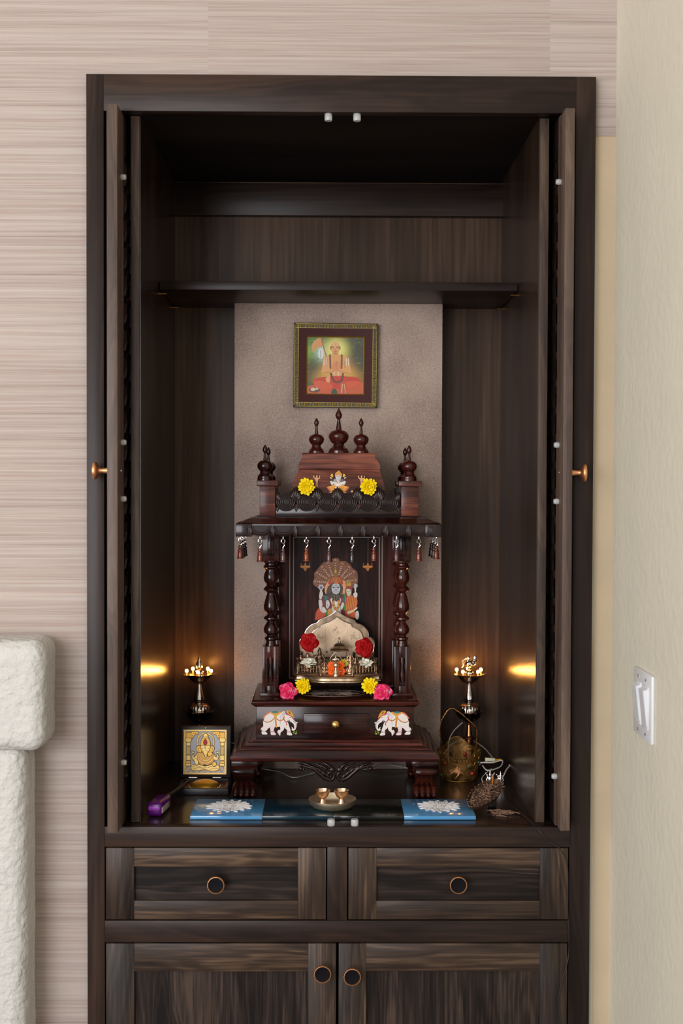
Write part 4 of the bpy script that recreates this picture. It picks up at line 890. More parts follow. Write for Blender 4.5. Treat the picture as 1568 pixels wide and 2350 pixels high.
for x in (628, 980): A.line([(x-14, 600), (x-16, 700)], (246, 226, 206), 14); A.line([(x+16, 600), (x+14, 700)], (246, 226, 206), 14); A.line([(x, 600), (x, 700)], (206, 90, 60), 9)
A.line([(770, 800), (772, 850)], (246, 226, 206), 12); A.line([(840, 800), (838, 850)], (246, 226, 206), 12)
for xs_ in ((705, 545, 712, 740), (890, 545, 888, 740)): A.line([(xs_[0], xs_[1]), (xs_[2], xs_[3])], (84, 56, 40), 26); A.beads([(xs_[0], xs_[1]), (xs_[2], xs_[3])], (150, 110, 80), 9, 20, sm=False)
A.line([(720, 830), (760, 930), (820, 960), (890, 930), (910, 830)], (74, 46, 40), 28, sm=True); A.beads([(720, 830), (760, 930), (820, 960), (890, 930), (910, 830)], (140, 96, 80), 9, 22)
A.poly([(880, 960), (950, 960), (980, 1080), (1010, 1130), (830, 1130), (860, 1050)], (200, 90, 70)); A.line([(900, 990), (890, 1120)], (230, 190, 130), 14); A.line([(930, 990), (950, 1120)], (230, 190, 130), 10)
A.poly([(740, 1080), (790, 1060), (820, 1130), (730, 1130)], (50, 80, 60)); A.ell(460, 1080, 90, 40, (110, 70, 50)); A.ell(440, 1070, 40, 26, (226, 206, 180)); A.ell(500, 1060, 24, 18, (214, 190, 170)); A.poly([(640, 900), (700, 860), (700, 960), (650, 950)], (236, 170, 120))
A.blur(2)
PICM = vcol('printed_picture', rough=.4, coat=.05)
pic = A.mesh('picture_print', [PICM], yF+.0054, pf, rect=(fx0+.0295, fx1-.0295, fz0+.0295, fz1-.0295))

# ------------------------------------------------------------------ flowers
def petal(L, Wd, curl, cup=.3, point=1.0, nu=6, nv=4):
    P_ = []
    for i in range(nu+1):
        t = i/nu; w_ = Wd*(.22+.95*t**.8)*(1-.72*max(0, (t-.72)/.28)**2)
        row = []
        for j in range(nv+1):
            u = -1+2*j/nv; a = curl*t
            z = L*t*math.sin(a*.6)+cup*Wd*u*u*t; x = L*t*math.cos(a*.6)
            row.append((x, u*w_, z))
        P_.append(row)
    return P_
def flower_daisy(b, c, R, layers, n, mi=0, up=0.2, M0=None, seed=0, wd=.2, tipn=False):
    random.seed(seed); M0 = M0 or Matrix()
    for l in range(layers):
        f = l/max(1, layers-1); L_ = R*(1-.55*f)
        for k in range(n-(l*2)):
            a = 2*PI*(k+.5*(l % 2))/(n-l*2)+random.uniform(-.09, .09); el = up+f*1.15+random.uniform(-.12, .12)
            M = Matrix.Translation(c) @ M0 @ Matrix.Rotation(a, 4, 'Z') @ Matrix.Rotation(-el, 4, 'Y')
            b.grid(petal(L_*random.uniform(.9, 1.08), R*wd, random.uniform(-.25, .35), .5), mi, M)
    return b
def flower_rose(b, c, R, mi=0, M0=None, seed=0, wild=1., rows=5, mi2=None):
    random.seed(seed); M0 = M0 or Matrix()
    for l in range(rows):
        f = l/(rows-1); n = (5, 5, 5, 4, 3)[l] if rows == 5 else 5
        for k in range(n):
            a = 2*PI*k/n+l*.8+random.uniform(-.12, .12); el = -.02+f*1.25+random.uniform(-.16, .16)*wild; L_ = R*(1.04-.52*f)*random.uniform(.86, 1.1); W_ = R*(.47-.2*f)
            P_ = []
            for i in range(7):
                t = i/6; row = []
                wv = W_*(math.sin(PI*(t*.72+.1))**.8)
                for j in range(7):
                    u = -1+2*j/6; x = L_*t*(1-.13*u*u*t); curl = -.22*R*max(0, t-.62)**1*wild*(1+.3*math.sin(5*u+k)); z = .34*W_*u*u+(curl*2.0)*(1-f*.4)+.02*R*math.sin(7*u+k*2)*t
                    row.append((x, u*wv, z))
                P_.append(row)
            M = Matrix.Translation(c) @ M0 @ Matrix.Rotation(a, 4, 'Z') @ Matrix.Rotation(-el, 4, 'Y'); b.grid(P_, mi, M)
    b.tube([M0 @ Vector((R*.16*(1-i/26)*math.cos(i*.5), R*.16*(1-i/26)*math.sin(i*.5), R*(.34+.006*i)))+Vector(c) for i in range(24)], R*.035, 5, mi=mi)
    return b
def fac(tx=0, tz=0, spin=0):   # flower facing the camera, tilted
    return Matrix.Rotation(tz, 4, 'Z') @ Matrix.Rotation(PI/2+tx, 4, 'X') @ Matrix.Rotation(spin, 4, 'Z')
YEL = mat('yellow_petals', (255, 226, 6), rough=.55, spec=.3); REDP = mat('red_rose_petals', (168, 5, 12), rough=.6, spec=.2); WHP = mat('white_petals', (244, 242, 226), rough=.5)
ORG = mat('orange_petals', (246, 104, 10), rough=.55); YLG = mat('pale_yellow_petals', (220, 196, 60), rough=.5)
def pinkm():
    m, nt, b = pbsdf('pink_petals'); N = nt.nodes
    tc = N.new('ShaderNodeTexCoord'); n = N.new('ShaderNodeTexNoise'); n.inputs['Scale'].default_value = 110; n.inputs['Detail'].default_value = 1; nt.links.new(tc.outputs['Object'], n.inputs['Vector'])
    r = N.new('ShaderNodeValToRGB'); r.color_ramp.elements[0].position = .5; r.color_ramp.elements[0].color = (*lin((236, 30, 100)), 1); r.color_ramp.elements[1].position = .78; r.color_ramp.elements[1].color = (*lin((250, 160, 186)), 1)
    nt.links.new(n.outputs['Fac'], r.inputs['Fac']); nt.links.new(r.outputs[0], b.inputs['Base Color']); b.inputs['Roughness'].default_value = .55; return m
PNK = pinkm()
def flower(kind, px, py, y, rpx, label, group, M0, m, **kw):
    c = at(px, py, y); b = MB(); R = rpx*S(y)
    if kind == 'daisy': flower_daisy(b, (0, 0, 0), R, M0=M0, **kw)
    else: flower_rose(b, (0, 0, 0), R, M0=M0, **kw)
    o = b.build({'daisy': 'artificial_daisy', 'rose': 'artificial_rose'}[kind] if 'orange' not in label else 'artificial_marigold', m, loc=c, smooth=60); solid(o, .0005); return tag(o, label, 'flower', group)
gy = 'yellow artificial flowers on the shrine'
flower('daisy', 703, 1117, .2535, 20.5, 'bright yellow artificial flower left on the carved parapet of the shrine', gy, fac(.05), YEL, layers=4, n=14, seed=1)
flower('daisy', 846, 1117, .2535, 21, 'bright yellow artificial flower right on the carved parapet of the shrine', gy, fac(.05, .1), YEL, layers=4, n=14, seed=2)
flower('daisy', 695, 1575, .268, 19, 'yellow artificial flower leaning under the left end of the silver throne', gy, fac(-.25, .2), YEL, layers=4, n=14, seed=3)
flower('daisy', 849, 1574, .268, 20, 'yellow artificial flower leaning under the right end of the silver throne', gy, fac(-.3, -.1), YEL, layers=4, n=13, seed=4)
flower('rose', 661, 1588, .256, 22, 'pink artificial rose on the shrine slab by the left column', 'pink roses on the shrine slab', fac(-.45, .1), PNK, seed=5)
flower('rose', 879, 1589, .256, 23, 'pink artificial rose on the shrine slab by the right column', 'pink roses on the shrine slab', fac(-.5, -.1), PNK, seed=6)
flower('rose', 708, 1475, .292, 24, 'red artificial rose at the left side of the silver arch', 'red roses on the silver throne', fac(-.05, -.15), REDP, seed=7, wild=1.2)
flower('rose', 837.5, 1486, .292, 24, 'red artificial rose at the right side of the silver arch', 'red roses on the silver throne', fac(-.05, .12), REDP, seed=9, wild=1.2)
flower('daisy', 709, 1525, .285, 19, 'white artificial flower behind the left silver railing', 'white flowers on the throne', fac(-1.15), WHP, layers=3, n=13, seed=10, up=.35)
flower('daisy', 839.5, 1526, .285, 18.5, 'white artificial flower behind the right silver railing', 'white flowers on the throne', fac(-1.15), WHP, layers=3, n=13, seed=11, up=.35)
b = MB(); c = at(772, 1532, .290); R = 13*S(.268)
for k, (dx, dz, rr) in enumerate(((-10, 4, 10), (10, 5, 10), (-11, -8, 9), (11, -8, 10), (0, -4, 11), (-2, 6, 8))):
    flower_daisy(b, (dx*S(.27), -.002*(k % 2), dz*S(.27)), rr*S(.27)*1.05, 2, 8, M0=fac(.1*(k-2), .2*(k-3)*.5), seed=20+k, wd=.36)
flower_daisy(b, (17*S(.27), .004, 11*S(.27)), 10*S(.27), 2, 6, mi=1, M0=fac(.2, .4), seed=31, wd=.4)
o = b.build('artificial_marigold', [ORG, YLG], loc=c, smooth=60); solid(o, .0004); tag(o, 'orange artificial flower at the middle of the silver throne', 'flower')

# ------------------------------------------------------------------ silver throne
yT0, yT1 = .262, .395
th = thing('silver_throne', 'engraved silver throne with scalloped arch and low railings on the shrine slab', 'throne', (AX(775, 1570, .3), .33, zSlab))
tx0, tx1 = AX(676, 1550, yT0+.028), AX(875, 1550, yT0+.028); tcx = (tx0+tx1)/2; thw = (tx1-tx0)/2
zt1 = AZ(775, 1549, yT0+.02); zt0 = AZ(775, 1569.5, yT0)
def plan(gr, yb=yT1):   # serpentine front
    pts = []
    for i in range(41):
        u = -1+2*i/40; a = abs(u); dy = .028*(0.5-.5*math.cos(PI*min(1, (1-a)/.72)))
        pts.append((tcx+u*(thw+gr), yT0+.028-dy-gr))
    return pts+[(tcx+thw+gr, yb), (tcx-thw-gr, yb)]
def slabs(b, levels):
    vs = []; fs = []
    for gr, z_ in levels: pl = plan(gr); vs += [(x, y, z_) for x, y in pl]; n = len(pl)
    for i in range(len(levels)-1):
        for k in range(n): fs.append([i*n+k, i*n+(k+1) % n, (i+1)*n+(k+1) % n, (i+1)*n+k])
    fs.append(list(range(n))[::-1]); fs.append([(len(levels)-1)*n+k for k in range(n)]); return b.add(vs, fs)
H_ = zt1-zt0
slabs(MB(), [(-.005, zt0), (-.001, zt0+H_*.12), (-.001, zt0+H_*.22), (-.004, zt0+H_*.35), (-.005, zt0+H_*.6), (-.002, zt0+H_*.78), (.001, zt0+H_*.85), (.0015, zt0+H_*.93), (0, zt1)]).build('platform', SILVER, th, smooth=35)
MB().box(tcx-thw+.004, tcx+thw-.004, yT0+.03, yT1-.004, zt1, zt1+.0006).build('platform_mat', mat('maroon_lining', (96, 40, 28), rough=.5), th, smooth=0)
for sx in (-1, 1):
    for yy in (yT0+.036, yT1-.008): MB().lathe([(.006, 0), (.0075, .003), (.004, .008), (.0055, .014), (.008, zt0-zSlab+.001)], (tcx+sx*(thw-.012), yy, zSlab), n=16).build('foot', SILD, th)
yb_ = .385; sB = S(yb_)
def A2(px, py): return (AX(px, py, yb_), AZ(px, py, yb_))
half = [(0, 1400), (8, 1407), (19, 1414), (33, 1420), (41, 1424), (44.5, 1429), (56, 1433), (66, 1441), (72, 1450), (73.5, 1461), (80, 1464), (85.5, 1472), (86, 1484), (83, 1500), (82, 1515), (82, 1552)]
def archpts(inset):
    L_ = cr([(p[0], p[1]) for p in half], 3, False)
    cx_, cy_ = 0, 1500; R_ = []
    for x, y in L_:
        R_.append((x*(1-inset/86) if inset else x, y+inset*(.95 if y < 1480 else 0)*(1 if x < 80 else .3)))
    return [A2(773+x, y) for x, y in R_[::-1]]+[A2(773-x, y) for x, y in R_[1:]]
out = archpts(0)
bk = MB().prism(out, yb_, yb_+.006).build('back_plate', mat('darkened_arch_silver', (168, 144, 118), rough=.34, metal=.85, var=.55, vscale=70), th, smooth=30)
MB().tube([(x, yb_-.0005, z_) for x, z_ in out], .0011, 8).build('outer_rim', SILVB, bk)
hin = [(0, 1415), (8, 1421), (19, 1427), (32, 1432), (35, 1438), (46, 1443), (55, 1450), (59, 1459), (60.5, 1468), (61, 1480), (61, 1552)]
Li = cr(hin, 3, False); inn = [A2(773.5+x, y) for x, y in Li[::-1]]+[A2(773.5-x, y) for x, y in Li[1:]]
MB().prism(inn, yb_-.0012, yb_+.001).build('engraved_panel', SILP, bk, smooth=30)
MB().tube([(x, yb_-.0016, z_) for x, z_ in inn], .0010, 8).build('inner_rim', SILVB, bk)
b = MB(); ye = yb_-.0013
def et(pts, r=.0004, closed=False): b.tube([(AX(x, y, yb_), ye, AZ(x, y, yb_)) for x, y in pts], r, 5, closed=closed)
def circ(cx, cy, r, n=24): return [(cx+r*math.cos(2*PI*k/n), cy+r*math.sin(2*PI*k/n)) for k in range(n)]
et(circ(774, 1444, 21), closed=True); et(circ(774, 1444, 18), .0003, True); et([(747, 1430), (747, 1474), (722, 1474)]); et([(801, 1430), (801, 1474), (826, 1474)])
et([(744, 1484), (776, 1464), (808, 1484)]); et([(748, 1486), (776, 1469), (804, 1486)], .0003); et([(722, 1474), (722, 1452)]); et([(826, 1474), (826, 1452)])
et([(800, 1500), (815, 1487), (830, 1478)], .0005); et([(750, 1500), (735, 1487), (720, 1478)], .0005)
random.seed(8)
for cx_, cy_, r in ((774, 1444, 15), (735, 1460, 11), (814, 1460, 11)):
    for k in range(11): a = random.uniform(0, 6.28); r0 = random.uniform(0, r*.6); x, y = cx_+r0*math.cos(a), cy_+r0*math.sin(a); et([(x+4*math.cos(t+a)*(1-t/5), y+4*math.sin(t+a)*(1-t/5)) for t in np.linspace(0, 4, 8)], .0004)
b.build('engraving', SILP, bk)
def railing(pA, pB, name='railing'):
    b = MB(); A_, B_ = Vector(pA), Vector(pB); hgt = .0265
    for p in (A_, B_):
        b.lathe([(.003, 0), (.003, .002), (.0018, .004), (.0018, hgt-.004), (.0028, hgt-.002), (.0016, hgt), (.003, hgt+.003), (.0028, hgt+.006), (0, hgt+.008)], tuple(p), n=12)
    d = B_-A_; n = 8
    b.tube([A_+Vector((0, 0, .0035)), B_+Vector((0, 0, .0035))], .0012, 6); b.tube([A_+Vector((0, 0, hgt-.005)), B_+Vector((0, 0, hgt-.005))], .0013, 6); b.tube([A_+Vector((0, 0, hgt-.0075)), B_+Vector((0, 0, hgt-.0075))], .0006, 6)
    for k in range(18): p = A_+d*((k+.5)/18); b.sph((p.x, p.y, p.z+hgt-.0035), .0011, 6)
    for k in range(n): p = A_+d*((k+.5)/n); b.lathe([(.0008, .0035), (.0018, .007), (.0008, .010), (.0018, .0135), (.0008, hgt-.007)], tuple(p), n=8)
    return b.build(name, SILD, th)
zt2 = zt1+.0004
def tp(px, y): return (AX(px, 1545, y), y, zt2)
railing(tp(683, .297), tp(737, .272)); railing(tp(809, .272), tp(864, .297)); railing(tp(683, .297), tp(688, .378)); railing(tp(864, .297), tp(858, .378))
for a_, b_ in ((690, 733), (733, 812), (812, 857)): railing(tp(a_, .374), tp(b_, .374))
for px in (733, 812): pass
# miniature pavilion
pv = thing('miniature_pavilion', 'small tarnished silver pavilion with stepped roof and ball finial behind the idols', 'pavilion', (*tp(780, .350)[:2], zt2+.0006))
sP = S(.35); px_, pz_ = AX(779, 1500, .35), zt2+.0006; yp = .35; Zp = lambda py: AZ(779, py, yp-.012)
hwp = 19*sP
for sx in (-1, 1):
    for sy in (-1, 1): MB().lathe([(.0018, 0), (.0012, .002), (.0012, Zp(1497)-pz_)], (px_+sx*hwp*.85, yp+sy*.012, pz_), n=8).build('post', SILD, pv)
b = MB(); b.loft([(px_-22*sP, px_+22*sP, yp-.017, yp+.017, Zp(1495)), (px_-22*sP, px_+22*sP, yp-.017, yp+.017, Zp(1492)), (px_-19*sP, px_+19*sP, yp-.014, yp+.014, Zp(1490)), (px_-12*sP, px_+12*sP, yp-.010, yp+.010, Zp(1488)), (px_-13*sP, px_+13*sP, yp-.011, yp+.011, Zp(1483)), (px_-11*sP, px_+11*sP, yp-.009, yp+.009, Zp(1481)), (px_-8*sP, px_+8*sP, yp-.007, yp+.007, Zp(1478)), (px_-4*sP, px_+4*sP, yp-.004, yp+.004, Zp(1477))])
for k in range(16): b.sph((px_-22*sP+44*sP*(k+.5)/16, yp-.0175, Zp(1493)), .0012, 6)
b.build('roof', SILD, pv, smooth=25)
MB().lathe([(4.5*sP, 0), (3*sP, 3*sP), (1.3*sP, 7*sP), (1.5*sP, 8*sP), (2.6*sP, 10*sP), (2.4*sP, 12*sP), (0, 13.5*sP)], (px_, yp, Zp(1477)), n=14).build('finial', SILVER, pv)

# ------------------------------------------------------------------ small metal idols
def capsule(b, p0, p1, r0, r1=None, n=5):
    r1 = r1 or r0
    for k in range(n): t = k/(n-1); b.sph([p0[i]+(p1[i]-p0[i])*t for i in range(3)], r0+(r1-r0)*t, 10)
def idol(label, px, py0, py1, y, pose, m, zfloor, rot=0, extra=None, group=None, wd=1.):
    """cast metal figurine, foot at zfloor, top at photo row py0"""
    H = AZ(px, py0, y)-zfloor; c = (AX(px, (py0+py1)/2, y), y, zfloor); b = MB()
    if pose == 'seated':
        b.lathe([(.34, 0), (.34, .05), (.30, .08)], n=20); b.sph((0, 0, .17), (.34, .2, .1)); b.sph((-.24, -.08, .17), (.13, .13, .09)); b.sph((.24, -.08, .17), (.13, .13, .09))
        b.sph((0, 0, .38), (.17, .13, .2)); b.sph((0, -.03, .30), (.16, .14, .13)); b.sph((0, -.02, .63), (.115, .115, .13)); b.lathe([(.12, .68), (.13, .72), (.10, .78), (.06, .88), (.03, .93), (.045, .96), (0, 1.0)], n=14)
        for s_ in (-1, 1):
            capsule(b, (s_*.17, 0, .50), (s_*.27, -.03, .34), .06, .05); capsule(b, (s_*.27, -.03, .34), (s_*.18, -.16, .26), .05, .04)
            capsule(b, (s_*.18, .03, .52), (s_*.33, .02, .50), .05, .04); capsule(b, (s_*.33, .02, .50), (s_*.34, 0, .68), .04, .035); b.sph((s_*.34, 0, .72), .055)
        b.tube([(.22*math.cos(a), .05, .66+.24*math.sin(a)) for a in np.linspace(-.5, PI+.5, 16)], .03, 6)
        if extra == 'trunk': capsule(b, (0, -.10, .60), (.03, -.17, .42), .06, .045); capsule(b, (.03, -.17, .42), (.12, -.17, .36), .045, .035); b.sph((-.15, 0, .63), (.08, .03, .1)); b.sph((.15, 0, .63), (.08, .03, .1))
    elif pose == 'standing':
        b.lathe([(.2, 0), (.2, .04), (.16, .06)], n=18); b.lathe([(.13, .05), (.15, .15), (.13, .3), (.12, .42), (.10, .50)], n=14); b.sph((0, 0, .57), (.125, .09, .14)); b.sph((0, -.01, .77), .075); b.lathe([(.08, .80), (.085, .84), (.06, .92), (.02, .98), (0, 1.0)], n=14)
        for s_ in (-1, 1):
            capsule(b, (s_*.12, 0, .66), (s_*.2, -.02, .52), .045, .04); capsule(b, (s_*.2, -.02, .52), (s_*.22, -.06, .38), .04, .03); capsule(b, (s_*.13, .02, .66), (s_*.27, 0, .62), .04, .035); capsule(b, (s_*.27, 0, .62), (s_*.29, 0, .78), .035, .03); b.sph((s_*.29, 0, .82), .045)
            capsule(b, (s_*.15, .02, .5), (s_*.2, .02, .08), .03, .04)
    elif pose == 'framed':
        b.box(-.3, .3, -.12, .12, 0, .1, b=.02); capsule(b, (0, 0, .1), (0, 0, .5), .06, .05)
        pts_ = [(-.3, .55), (-.34, .68), (-.22, .84), (0, 1.0), (.22, .84), (.34, .68), (.3, .55), (0, .5)]
        b.tube([(x, 0, z_) for x, z_ in cr(pts_, 4)], .03, 6, closed=True); b.sph((0, 0, .62), (.16, .06, .08)); b.sph((0, 0, .74), (.06, .05, .07)); b.sph((0, 0, .82), (.035, .035, .05)); b.sph((-.2, 0, .62), .05); b.sph((.2, 0, .62), .05); capsule(b, (-.08, 0, .7), (-.2, 0, .64), .03); capsule(b, (.08, 0, .7), (.2, 0, .64), .03)
    Ms = Matrix.Rotation(rot, 4, 'Z') @ Matrix.Diagonal((H*wd, H*wd, H, 1)); b.v = [Ms @ v for v in b.v]
    o = b.build('silver_idol', m, loc=c, smooth=60); md = o.modifiers.new('skin', 'REMESH'); md.mode = 'VOXEL'; md.voxel_size = max(.00035, H/95); md.use_smooth_shade = True
    tag(o, label, 'idol', group); return o
zP = zt2+.0006; gI = 'small cast metal idols on the throne'
ROSE = mat('rose_toned_silver', (236, 198, 168), rough=.34, metal=1, var=.35, vscale=400)
idol('standing silver idol with raised arms beside the left red rose', 733.5, 1486, 1547, .330, 'standing', SILD, zP, group=gI, wd=1.05)
idol('small seated idol just right of the left railing post', 745, 1518, 1547, .300, 'seated', ROSE, zP, group=gI)
idol('small pinkish seated idol between left railing and orange flower', 754, 1524, 1547, .318, 'seated', ROSE, zP, group=gI)
idol('seated idol in a pointed frame behind the orange flower', 770.5, 1498, 1530, .315, 'framed', SILVER, zP, group=gI, wd=.85)
idol('seated elephant-headed idol right of the orange flower', 804, 1500, 1549, .300, 'seated', ROSE, zP, extra='trunk', group=gI, wd=.8)
idol('small seated idol behind the right railing next to the elephant-headed one', 816, 1508, 1540, .325, 'seated', ROSE, zP, group=gI)
idol('small idol under the right red rose', 834, 1503, 1540, .340, 'standing', ROSE, zP, group=gI, wd=1.3)
idol('small idol directly below the left red rose', 706, 1497, 1540, .335, 'standing', ROSE, zP, group=gI, wd=1.3)
idol('dark tarnished idol at the far right behind the railing', 844, 1505, 1540, .352, 'standing', SILD, zP, group=gI, wd=1.2)
# small ritual bell in front
c = tp(771, .266); s = S(.266)
hb = MB().lathe([(r*s, z_*s) for r, z_ in [(7, 0), (7, 2), (5, 6), (5.5, 8), (8, 9.5), (7.5, 11), (3.2, 12), (3.2, 19), (5, 20.5), (6.5, 24), (6, 28), (3, 31), (0, 32)]], (c[0], c[1], zt2), n=20)
hb.tube([(c[0]+s*6, c[1]-.001, zt2+10*s), (c[0]+s*14, c[1]-.001, zt2+10.5*s)], .0006, 6)
tag(hb.build('oil_lamp_stand', BRASSP), 'tiny pale brass pedestal lamp in front of the orange flower', 'lamp')

# ------------------------------------------------------------------ oil lamps with electric bulbs
ZN = ZFLOOR
yL = .462
def lamp(px, top, label):
    sL = S(yL); x = AX(px, 1600, yL); Z_ = lambda py: AZ(px, py, yL)-ZN
    t = thing('standing_oil_lamp', label, 'lamp', (x, yL, ZN), 'silvered deepam lamps with bulbs')
    H = lambda lst: [(r*sL, Z_(py)) for r, py in lst]
    foot_ = [(34*sL, .0), (34*sL, .003), (30*sL, .006), (26*sL, .012), (16*sL, .022), (13*sL, .032)]
    MB().lathe(foot_+H([(11, 1722), (13, 1718), (12, 1714), (14, 1710), (12, 1707), (13, 1703), (9, 1699), (8, 1696), (13, 1693), (13, 1690.5), (8, 1688), (7, 1682), (5.2, 1668), (4.4, 1663), (7, 1661), (7, 1659), (4.5, 1657.5)]), (x, yL, ZN), n=32).build('base', mat('aged_brass_stem', (170, 112, 78), rough=.25, metal=1), t)
    MB().lathe(H([(4.5, 1658), (10, 1656), (20, 1651), (28, 1643), (31, 1636), (34, 1633.5), (37, 1631), (37, 1629.5), (33, 1630), (29, 1629)]), (x, yL, ZN), n=64, lobes=16, lamp=.022, lidx=(6, 7)).build('oil_bowl', CHROMED, t)
    MB().lathe(H([(25, 1630), (25.5, 1627), (24, 1622), (20, 1616), (14, 1612.5), (9, 1611.5), (12, 1610), (12.5, 1608.5), (12.5, 1607), (10, 1606)]), (x, yL, ZN), n=72, lobes=24, lamp=.035, lidx=(1, 2, 3)).build('gadrooned_dome', CHROME, t)
    MB().lathe(H([(10, 1606), (12.5, 1604.5), (12.5, 1601), (10.5, 1594), (7.5, 1583), (5.5, 1573), (4.5, 1570), (6, 1569), (6.5, 1568)]), (x, yL, ZN), n=32).build('stem', CHROME, t)
    pl = MB().lathe(H([(4, 1569), (9, 1568), (17, 1564), (24, 1556), (29, 1550), (37, 1546.5), (37.5, 1545.6), (34, 1546.2), (28, 1548), (16, 1551), (0, 1552)]), (x, yL, ZN), n=60, lobes=5, lamp=.09, lidx=(5, 6, 7)).build('wick_plate', mat('lamp_plate_silver', (206, 190, 170), rough=.2, metal=1), t)
    MB().lathe(H([(9, 1552), (10, 1546), (9, 1541), (6, 1538), (3, 1537)]), (x, yL, ZN), n=20).build('cup', CHROME, t)
    rot = 0 if top == 'bud' else PI/5
    for k in range(5):
        a = -PI/2+rot+k*2*PI/5; bx, by = x+30*sL*math.cos(a)*.98, yL+30*sL*math.sin(a)*.98; zb_ = ZN+Z_(1548)
        bu = MB().lathe([(.0018, 0), (.0018, .005), (.0026, .0065)], (bx, by, zb_), n=10).build('bulb_holder', mat('ivory_holder', (220, 200, 150), rough=.5), t)
        MB().sph((bx, by, zb_+.0092), (.0034, .0034, .0040), 12).build('bulb', BULB, bu)
    if top == 'bud':
        MB().lathe(H([(3, 1538), (6, 1534), (8.3, 1528), (7.5, 1522), (4.5, 1517), (5, 1515), (4.2, 1512), (2, 1508), (0, 1505)]), (x, yL, ZN), n=20).build('bud_finial', CHROME, t)
    else:
        b = MB(); zc = ZN+Z_(1524); u = sL
        b.lathe(H([(3, 1540), (5, 1536), (3, 1533), (3, 1530)]), (x, yL, ZN), n=14)
        b.sph((x+1*u, yL, zc), (12*u, 7*u, 7.5*u)); b.sph((x+8*u, yL, zc+3*u), (7*u, 5*u, 6*u))
        capsule(b, (x-5*u, yL, zc+4*u), (x-1*u, yL, zc+14*u), 3.5*u, 2.8*u); capsule(b, (x-1*u, yL, zc+14*u), (x-8*u, yL, zc+13*u), 3*u, 2*u); b.sph((x-3*u, yL, zc+16*u), 3.6*u)
        b.tube(cr([(x-8*u, yL, zc+12*u), (x-15*u, yL, zc+8*u), (x-14*u, yL, zc-2*u), (x-18*u, yL, zc-9*u)], 4, False), [1.4*u+.5*u*(i % 2) for i in range(13)], 7)
        b.sph((x+13*u, yL, zc+12*u), (5*u, 3*u, 9*u)); b.sph((x+11*u, yL, zc+5*u), (5*u, 3*u, 7*u))
        o = b.build('peacock_finial', CHROME, t, loc=None); md = o.modifiers.new('skin', 'REMESH'); md.mode = 'VOXEL'; md.voxel_size = .0006; md.use_smooth_shade = True
    return t
lamp(457.5, 'bud', 'tall silvered oil lamp with bud finial and five bulbs, behind the gold relief box')
lamp(1077, 'peacock', 'tall silvered oil lamp with peacock finial, standing behind the gold wire basket')

# ------------------------------------------------------------------ gold relief box
yb0 = .226; bt = thing('shrine_box', 'open black presentation box with gold elephant-headed deity relief in its lid', 'box', (AX(466, 1828, yb0), yb0+.04, ZN))
LAC = mat('black_lacquer', (34, 26, 32), rough=.4); bx0, bx1 = AX(403.5, 1815, yb0), AX(524, 1815, yb0); byb = .318; bh = AZ(466, 1810, yb0)-ZN; wl_ = .0075
b = MB(); b.box(bx0, bx1, yb0, yb0+wl_, ZN, ZN+bh, b=.0012).box(bx0, bx1, byb-wl_, byb, ZN, ZN+bh, b=.0012).box(bx0, bx0+wl_, yb0+.001, byb-.001, ZN, ZN+bh, b=.0012).box(bx1-wl_, bx1, yb0+.001, byb-.001, ZN, ZN+bh, b=.0012).box(bx0+.002, bx1-.002, yb0+.002, byb-.002, ZN, ZN+.004)
b.build('tray', LAC, bt)
MB().box(bx0+wl_, bx1-wl_, yb0+wl_, byb-wl_, ZN+.004, ZN+.006).build('lining', mat('red_gold_foil', (150, 70, 24), rough=.4, metal=.4, var=.7, vscale=160), bt, smooth=0)
b = MB(); xc = (bx0+bx1)/2+.001; yc_ = (yb0+byb)/2
b.lathe([(.029, 0), (.030, .003), (.027, .0075), (.018, .0115), (.008, .0132), (0, .0136)], (xc, yc_, ZN+.006), n=40, lobes=20, lamp=.03, lidx=(0, 1)); b.build('gold_medallion', mat('gold_medallion', (232, 170, 60), rough=.3, metal=.8), bt)
for k in range(22): a = 2*PI*k/22
b = MB()
for k in range(26): a = 2*PI*k/26; b.sph((xc+.031*math.cos(a), yc_+.031*math.sin(a), ZN+.0075), .0016, 7)
b.build('pearl_rim', mat('small_pearls', (236, 220, 180), rough=.3), bt)
yl = byb-.004; lx0, lx1 = AX(415, 1720, yl), AX(529, 1720, yl); lz0, lz1 = ZN+bh+.001, AZ(470, 1668.5, yl)
lean = .06
def LX(b): 
    for v in b.v: v.y += (v.z-lz0)*lean
    return b
LX(MB().box(lx0, lx1, yl, yl+.012, lz0, lz1, b=.0012)).build('lid', LAC, bt)
for px in (443, 498):
    x = AX(px, 1784, yl); MB().tube([(x-.0085, yl-.001, lz0+.0005), (x+.0085, yl-.001, lz0+.0005)], .0013, 8).build('hinge', SILVB, bt)
x = AX(471, 1672, yl); LX(MB().sph((x, yl-.0005, AZ(471, 1672, yl)), (.0018, .001, .0018), 12)).build('magnet', BRASSP, bt)
A = Art(400, 1660, 11.2, (420.5, 1676, 519.5, 1777), 4, base=(206, 212, 224)); A.hgt[:] = 0
Gd, Gl, Gk, Gm = (248, 190, 84), (255, 216, 128), (92, 58, 26), (222, 156, 58)
def gp(pts, h, col=Gd, sm=True, outl=True):
    if outl: A.poly(pts, col, sm, out=Gk, ow=9, k=1, hg=h)
    else: A.poly(pts, col, sm, k=1, hg=h)
    A.k[A.c[:, :, 0] < .2] = 0
def gl(pts, wd, h, col=Gd, sm=True): A.line(pts, col, wd, sm=sm, k=1, hg=h)
def ge(cx, cy, rx, ry, h, col=Gd, rot=0): A.ell(cx, cy, rx+5, ry+5, Gk, rot=rot); A.ell(cx, cy, rx, ry, col, rot=rot, k=1, hg=h)
